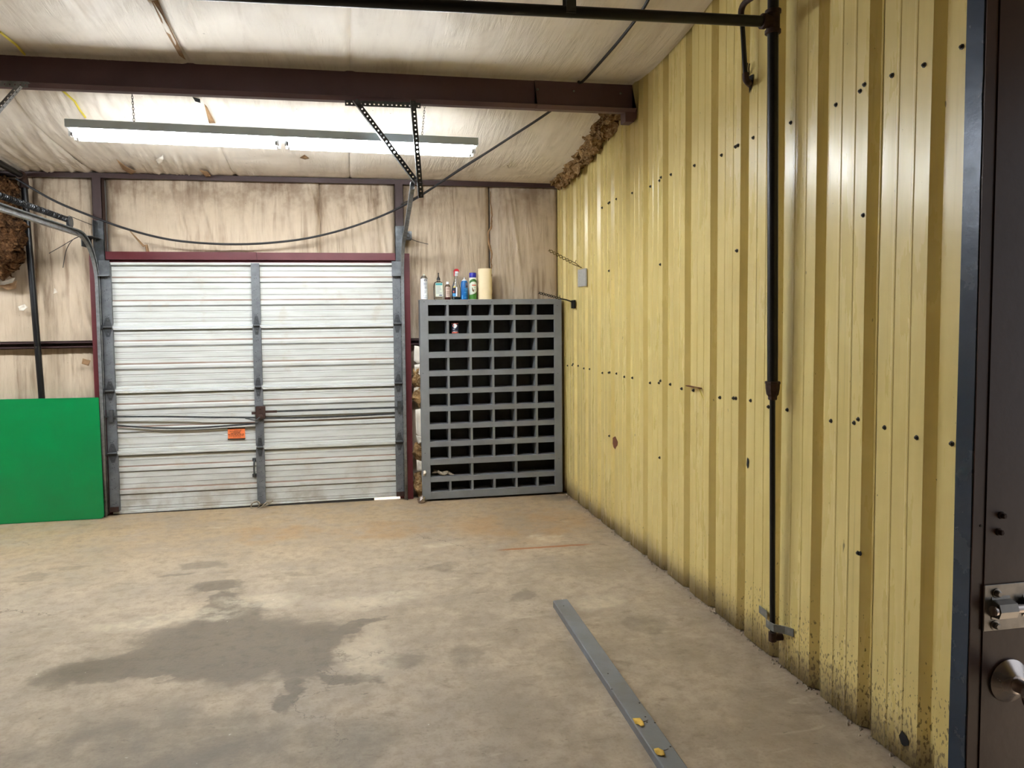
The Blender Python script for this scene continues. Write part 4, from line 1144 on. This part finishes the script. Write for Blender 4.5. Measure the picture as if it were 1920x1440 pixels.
cx = at(853, 611, 1, 6.47)
t = thing('small_can', (cx.x, 6.47, zz(447) + .002), 'small blue and white can inside a second row pigeonhole', 'can'); c = (cx.x, 6.47, zz(447) + .002)
MB().lathe(c, [(.029, 0), (.031, .002), (.031, .090), (.029, .094), (.026, .092)], 26).build('can_body', F['navy'], t, 40)
lab(t, c, .031, .002, .014, -160, -20, F['sal'], 'lower_band'); lab(t, c, .031, .018, .021, -140, -50, F['w'], 'print')
lab(t, c, .031, .036, .040, -140, -100, F['w'], 'print')
mp = MB()
for k in range(8):
    a0 = -140 + k * 10; hh = .022 * sin(pi * (k + .5) / 8); mp.patch(c, .031, .068 - hh, .068 + hh, a0, a0 + 10.2, 1, .0007)
mp.build('oval_badge', F['w'], t); lab(t, c, .0318, .060, .076, -132, -112, F['sal'], 'badge_print')
MB().patch(c, .031, .084, .092, -180, 0, 14, .0008).build('top_band', F['sal'], t)

# ------------------------------------------------------------------ wall hooks and tape
def twist(p0, p1, r, turns, wr_):
    p0 = Vector(p0); p1 = Vector(p1); d = (p1 - p0).normalized(); a = d.cross(Z_).normalized(); b = d.cross(a); m = MB(); n = int(turns * 10)
    for ph in (0, pi):
        m.tube([p0 + (p1 - p0) * (i / n) + (a * cos(i / n * turns * 2 * pi + ph) + b * sin(i / n * turns * 2 * pi + ph)) * r for i in range(n + 1)], wr_, 5)
    return m


k1 = thing('twisted_hook', at(1091, 505, 0, W - .01), 'twisted wire rack hook on a chipped white wall plate', 'hook')
q0 = at(1090, 502, 0, W - .012); q1 = at(1029, 469, 1, q0.y + .02)
qm = q0.lerp(q1, .3)
twist(qm, q1, .011, 3.6, .0035).tube([q0 + Vector((0, .01, 0)), q0.lerp(qm, .6) + Vector((0, 0, .012)), qm + Vector((0, 0, .01))], .0035, 5).tube([q0 + Vector((0, -.01, 0)), q0.lerp(qm, .6) + Vector((0, 0, -.006)), qm + Vector((0, 0, -.01))], .0035, 5).tube([qm + Vector((0, 0, .008)), qm + Vector((.03, 0, -.002)), qm + Vector((.04, 0, .02))], .003, 5).build('wire', M['hook'], k1, 60)
a = at(1083, 506, 0, W - .012); b = at(1098, 536, 0, W - .012)
MB().bbox(W - .012, W + .0, min(a.y, b.y), max(a.y, b.y), b.z, a.z, .002).build('wall_plate', M['plate'], k1)
k2 = thing('black_hook', at(1074, 572, 0, W - .01), 'black twisted wire hook reaching over the shelf corner', 'hook')
q0 = at(1073, 566, 0, W - .012); q1 = at(1010, 549, 1, q0.y + .02); qm = q0.lerp(q1, .36)
twist(qm, q1, .009, 4.2, .0035).tube([q0, q0.lerp(qm, .5) + Vector((0, 0, .004)), qm], .006, 6).tube([qm + Vector((0, 0, -.002)), qm + Vector((-.0, 0, .0)), qm + Vector((-.004, 0, .03))], .0028, 5).build('wire', M['hook_black'], k2, 60)
a = at(1071, 563, 0, W - .012); b = at(1077, 578, 0, W - .012)
MB().bbox(W - .014, W + .0, min(a.y, b.y), max(a.y, b.y), b.z, a.z, .002).build('wall_plate', M['hook_black'], k2)
k3 = thing('wall_clip', at(1298, 726, 0, W - .01), 'small rusty yellow metal clip stuck on the yellow wall', 'clip')
a = at(1286, 723, 0, W - .02); b = at(1311, 729, 0, W - .02)
MB().box(W - .022, W - .004, b.y, a.y, b.z, b.z + .003).box(W - .022, W - .004, b.y, a.y, a.z, a.z + .002).box(W - .006, W - .003, b.y, a.y, b.z, a.z).box(W - .022, W - .004, b.y - .002, b.y + .002, b.z, a.z).build('clip_body', M['rust'], k3)
MB().box(W - .0225, W - .007, b.y + .015, b.y + .055, b.z + .003, a.z - .002).build('yellow_label', M['tape'], k3)
MB().tube([(W - .02, b.y, b.z), (W - .012, b.y - .012, b.z - .03), (W - .006, b.y - .03, b.z - .06)], [.003, .0025, .001], 5).build('loose_strand', M['tape'], k3)

# ------------------------------------------------------------------ green sheet, plank, leaves
gs = MB(); g0 = at(0, 745, 1, 6.475).x - .5; g1 = at(195, 964, 1, 6.44).x; g2 = at(185, 745, 1, 6.475)
H = g2.z
pl = [(g0, 0.004), (g1 - .03, 0.004)] + [(g1 - .03 + .03 * sin(a_), .034 - .03 * cos(a_)) for a_ in [radians(15 * k) for k in range(1, 7)]] + [(g2.x, H - .006), (g2.x - .006, H), (g0, H + .012)]
up = (Vector((0, 6.478, H)) - Vector((0, 6.446, 0))).normalized()
gs.prism(pl, (0, 6.446, 0), X_, up, Vector((0, -1, 0)) * .006)
tag(gs.build('green_sheet', M['green']), 'bright green plastic sheet leaning on the wall left of the door', 'sheet')

tb = .038
A = at(1037, 1126, 2, tb); B = at(1064, 1123, 2, tb); Cc = at(1244, 1440, 2, tb); Dd = at(1291, 1440, 2, tb)
ext = 1.0
C2 = Cc + (Cc - A) * .35; D2 = Dd + (Dd - B) * .35
vs = []; ns = 14
bm_ = MB(); R = []
for i in range(ns + 1):
    t_ = i / ns; l = A.lerp(C2, t_); r = B.lerp(D2, t_); w_ = .0012 * nz(t_ * 9, 1.0)
    ch = .004; ax = (r - l).normalized()
    R.append([Vector((l.x, l.y, .001)) + ax * w_, Vector((r.x, r.y, .001)) + ax * w_, Vector((r.x, r.y, tb - ch)) + ax * w_, r + ax * (w_ - ch), l + ax * (w_ + ch), Vector((l.x, l.y, tb - ch)) + ax * w_])
pk = thing('wooden_plank', (A + D2) / 2 - Vector((0, 0, tb)), 'long grey painted wooden plank lying on the floor', 'plank')
bm_.rings(R).build('plank_body', M['board'], pk)
for (px, py) in ((1057, 1136), (1140, 1263), (1147, 1292), (1199, 1318), (1210, 1344), (1213, 1354), (1228, 1355), (1257, 1400)):
    MB().lathe_axis(at(px, py, 2, tb), (0, 0, 1), [(.004, 0), (.003, .0012)], 7).build('nail_hole', M['screw'], pk)


def leaf(px, pts, label):
    t_ = thing('dry_leaf', at(*px, 2, tb), label, 'leaf', 'dry leaves on the plank')
    P = [at(a_, b_, 2, tb + .003 + .005 * abs(sin(a_ * 1.7 + b_))) for a_, b_ in pts]
    flap('blade', P, 'leaf', t_, .0012, .006)
    MB().tube([at(pts[2][0], pts[2][1], 2, tb + .004), at(pts[2][0] + 5, pts[2][1] - 1, 2, tb + .006), at(pts[2][0] + 9, pts[2][1] - 3, 2, tb + .003)], .0012, 5).build('stem', M['rustfit'], t_)


leaf((1198, 1354), [(1186, 1347), (1200, 1346), (1206, 1353), (1208, 1360), (1202, 1362), (1197, 1358), (1191, 1357)], 'dry yellow leaf on the plank, the farther of two')
leaf((1236, 1410), [(1226, 1404), (1234, 1402), (1244, 1407), (1247, 1416), (1240, 1417), (1232, 1415), (1228, 1410)], 'dry yellow leaf on the plank, the nearer of two')

# ------------------------------------------------------------------ open brown door leaf beside the viewer
YD = 1.02; XE = at(1838, 500, 1, YD).x; TH = .036
dl = thing('door_2', (1.5, YD, 0), 'dark brown steel door standing open with worn blue edge', 'door', kind='structure')
ZD0, ZD1 = .012, 2.24
MB().box(XE + .002, W - .012, YD + .002, YD + TH, ZD0, ZD1).build('leaf_core', M['brown'], dl)
MB().box(XE, XE + .021, YD, YD + .004, ZD0, ZD1).build('edge_strip', M['brown'], dl)
fp = MB().box(XE + .0225, W - .014, YD - .002, YD + .002, ZD0, ZD1).build('face_sheet', M['brown'], dl)
em = MB(); nzv = 60; vs = []; fs = []
for i in range(nzv + 1):
    z = ZD0 + (ZD1 - ZD0) * i / nzv; w_ = .0012 * nz(z * 4, 2.2)
    vs += [(XE - .002 + w_, YD + .003 + .0015 * nz(z * 20, 5), z), (XE - .0025 + w_, YD + TH, z), (XE + .002, YD + TH + .001, z), (XE + .002, YD + .002, z)]
for i in range(nzv):
    for j in range(4): a_ = i * 4 + j; b_ = i * 4 + (j + 1) % 4; fs.append((a_, b_, b_ + 4, a_ + 4))
em.add(vs, fs).build('worn_edge', M['navy'], dl, 50)
P_ = lambda x, y, off=0: at(x, y, 1, YD - .002 - off)
# barrel bolt
a = P_(1844, 1097); b = P_(1846, 1183)
bb = MB().bbox(a.x, a.x + .13, YD - .0045, YD - .002, b.z, a.z, .001).build('bolt_plate', M['steel'], dl)
zc = (a.z + b.z) / 2 - .001
MB().lathe_axis((a.x + .008, YD - .014, zc), (1, 0, 0), [(.0085, 0), (.0085, .004), (.0075, .005), (.0075, .14), (.006, .141)], 18).build('bolt_rod', M['chrome'], bb, 40)
MB().prism([(YD - .004, -.021), (YD - .006, -.014), (YD - .020, -.012), (YD - .024, 0), (YD - .020, .012), (YD - .006, .015), (YD - .004, .022), (YD - .0035, .022), (YD - .004, .012), (YD - .018, .0095), (YD - .0215, 0), (YD - .018, -.0095), (YD - .004, -.012), (YD - .0035, -.021)], (a.x + .014, 0, zc), Y_, Z_, (.035, 0, 0)).build('bolt_guide', M['steel'], bb, 30)
MB().prism([(YD - .004, -.021), (YD - .006, -.014), (YD - .020, -.012), (YD - .024, 0), (YD - .020, .012), (YD - .006, .015), (YD - .004, .022), (YD - .0035, .022), (YD - .004, .012), (YD - .018, .0095), (YD - .0215, 0), (YD - .018, -.0095), (YD - .004, -.012), (YD - .0035, -.021)], (a.x + .075, 0, zc), Y_, Z_, (.045, 0, 0)).build('bolt_guide', M['steel'], bb, 30)
for (px, py) in ((1868, 1112), (1865, 1172)):
    q = P_(px, py, .002)
    MB().lathe_axis(q, (0, -1, 0), [(.0085, 0), (.0085, .0015), (.0055, .0018), (.0055, .006), (.0035, .008)], 12).build('screw_head', M['steel'], bb, 30)
for (px, py) in ((1877, 966), (1872, 997)):
    q = P_(px, py)
    MB().lathe_axis(q, (0, -1, 0), [(.0065, 0), (.0065, .002), (.0045, .003), (.0045, .008), (.003, .009)], 6).build('stud', M['rustfit'], dl, 30)
MB().lathe_axis(P_(1839, 986, -.002), (0, -1, 0), [(.0022, 0), (.002, .001)], 8).build('pin', M['screw'], dl)
q = P_(1890, 1275)
kb = MB().lathe_axis(q, (0, -1, 0), [(.037, -.001), (.037, .003), (.035, .005), (.022, .013), (.017, .017), (.015, .018)], 36).build('knob_rose', M['chrome'], dl, 30)
MB().lathe_axis(q, (0, -1, 0), [(.0125, .012), (.0115, .020), (.0105, .034), (.012, .038), (.020, .042), (.0265, .050), (.0275, .058), (.025, .066), (.017, .071), (.006, .073)], 32).build('knob', M['chrome'], kb, 50)
for z in (.25, 1.05, 1.82): MB().cyl((W - .006, YD + TH + .004, z), (W - .006, YD + TH + .004, z + .1), .008, 12).build('hinge', M['steel'], dl, 40)


# crumpled foil at the foot of the shelves, lint on the shelf stile
fo = at(790, 924, 1, 6.36); fo.z = .0
m = MB().lathe((fo.x, 6.37, .0), [(.010, .001), (.028, .008), (.036, .028), (.030, .05), (.012, .062)], 14)
m.v = [(a + .012 * nz(a * 90, b * 90, c * 90), b + .012 * nz(b * 90 + 3, c * 90, a * 90), max(.0005, c + .010 * nz(c * 90, a * 90 + 7, b * 90))) for a, b, c in m.v]
tag(m.build('foil_scrap', M['chrome'], None), 'crumpled shiny foil scrap on the floor beside the shelf foot', 'foil')
tuft('lint', [at(796, 884, 1, 6.395), at(797, 889, 1, 6.39), at(795, 893, 1, 6.395)], [.006, .014, .006], 2.2, sh, 'flap', 8, 5, rough=.2)
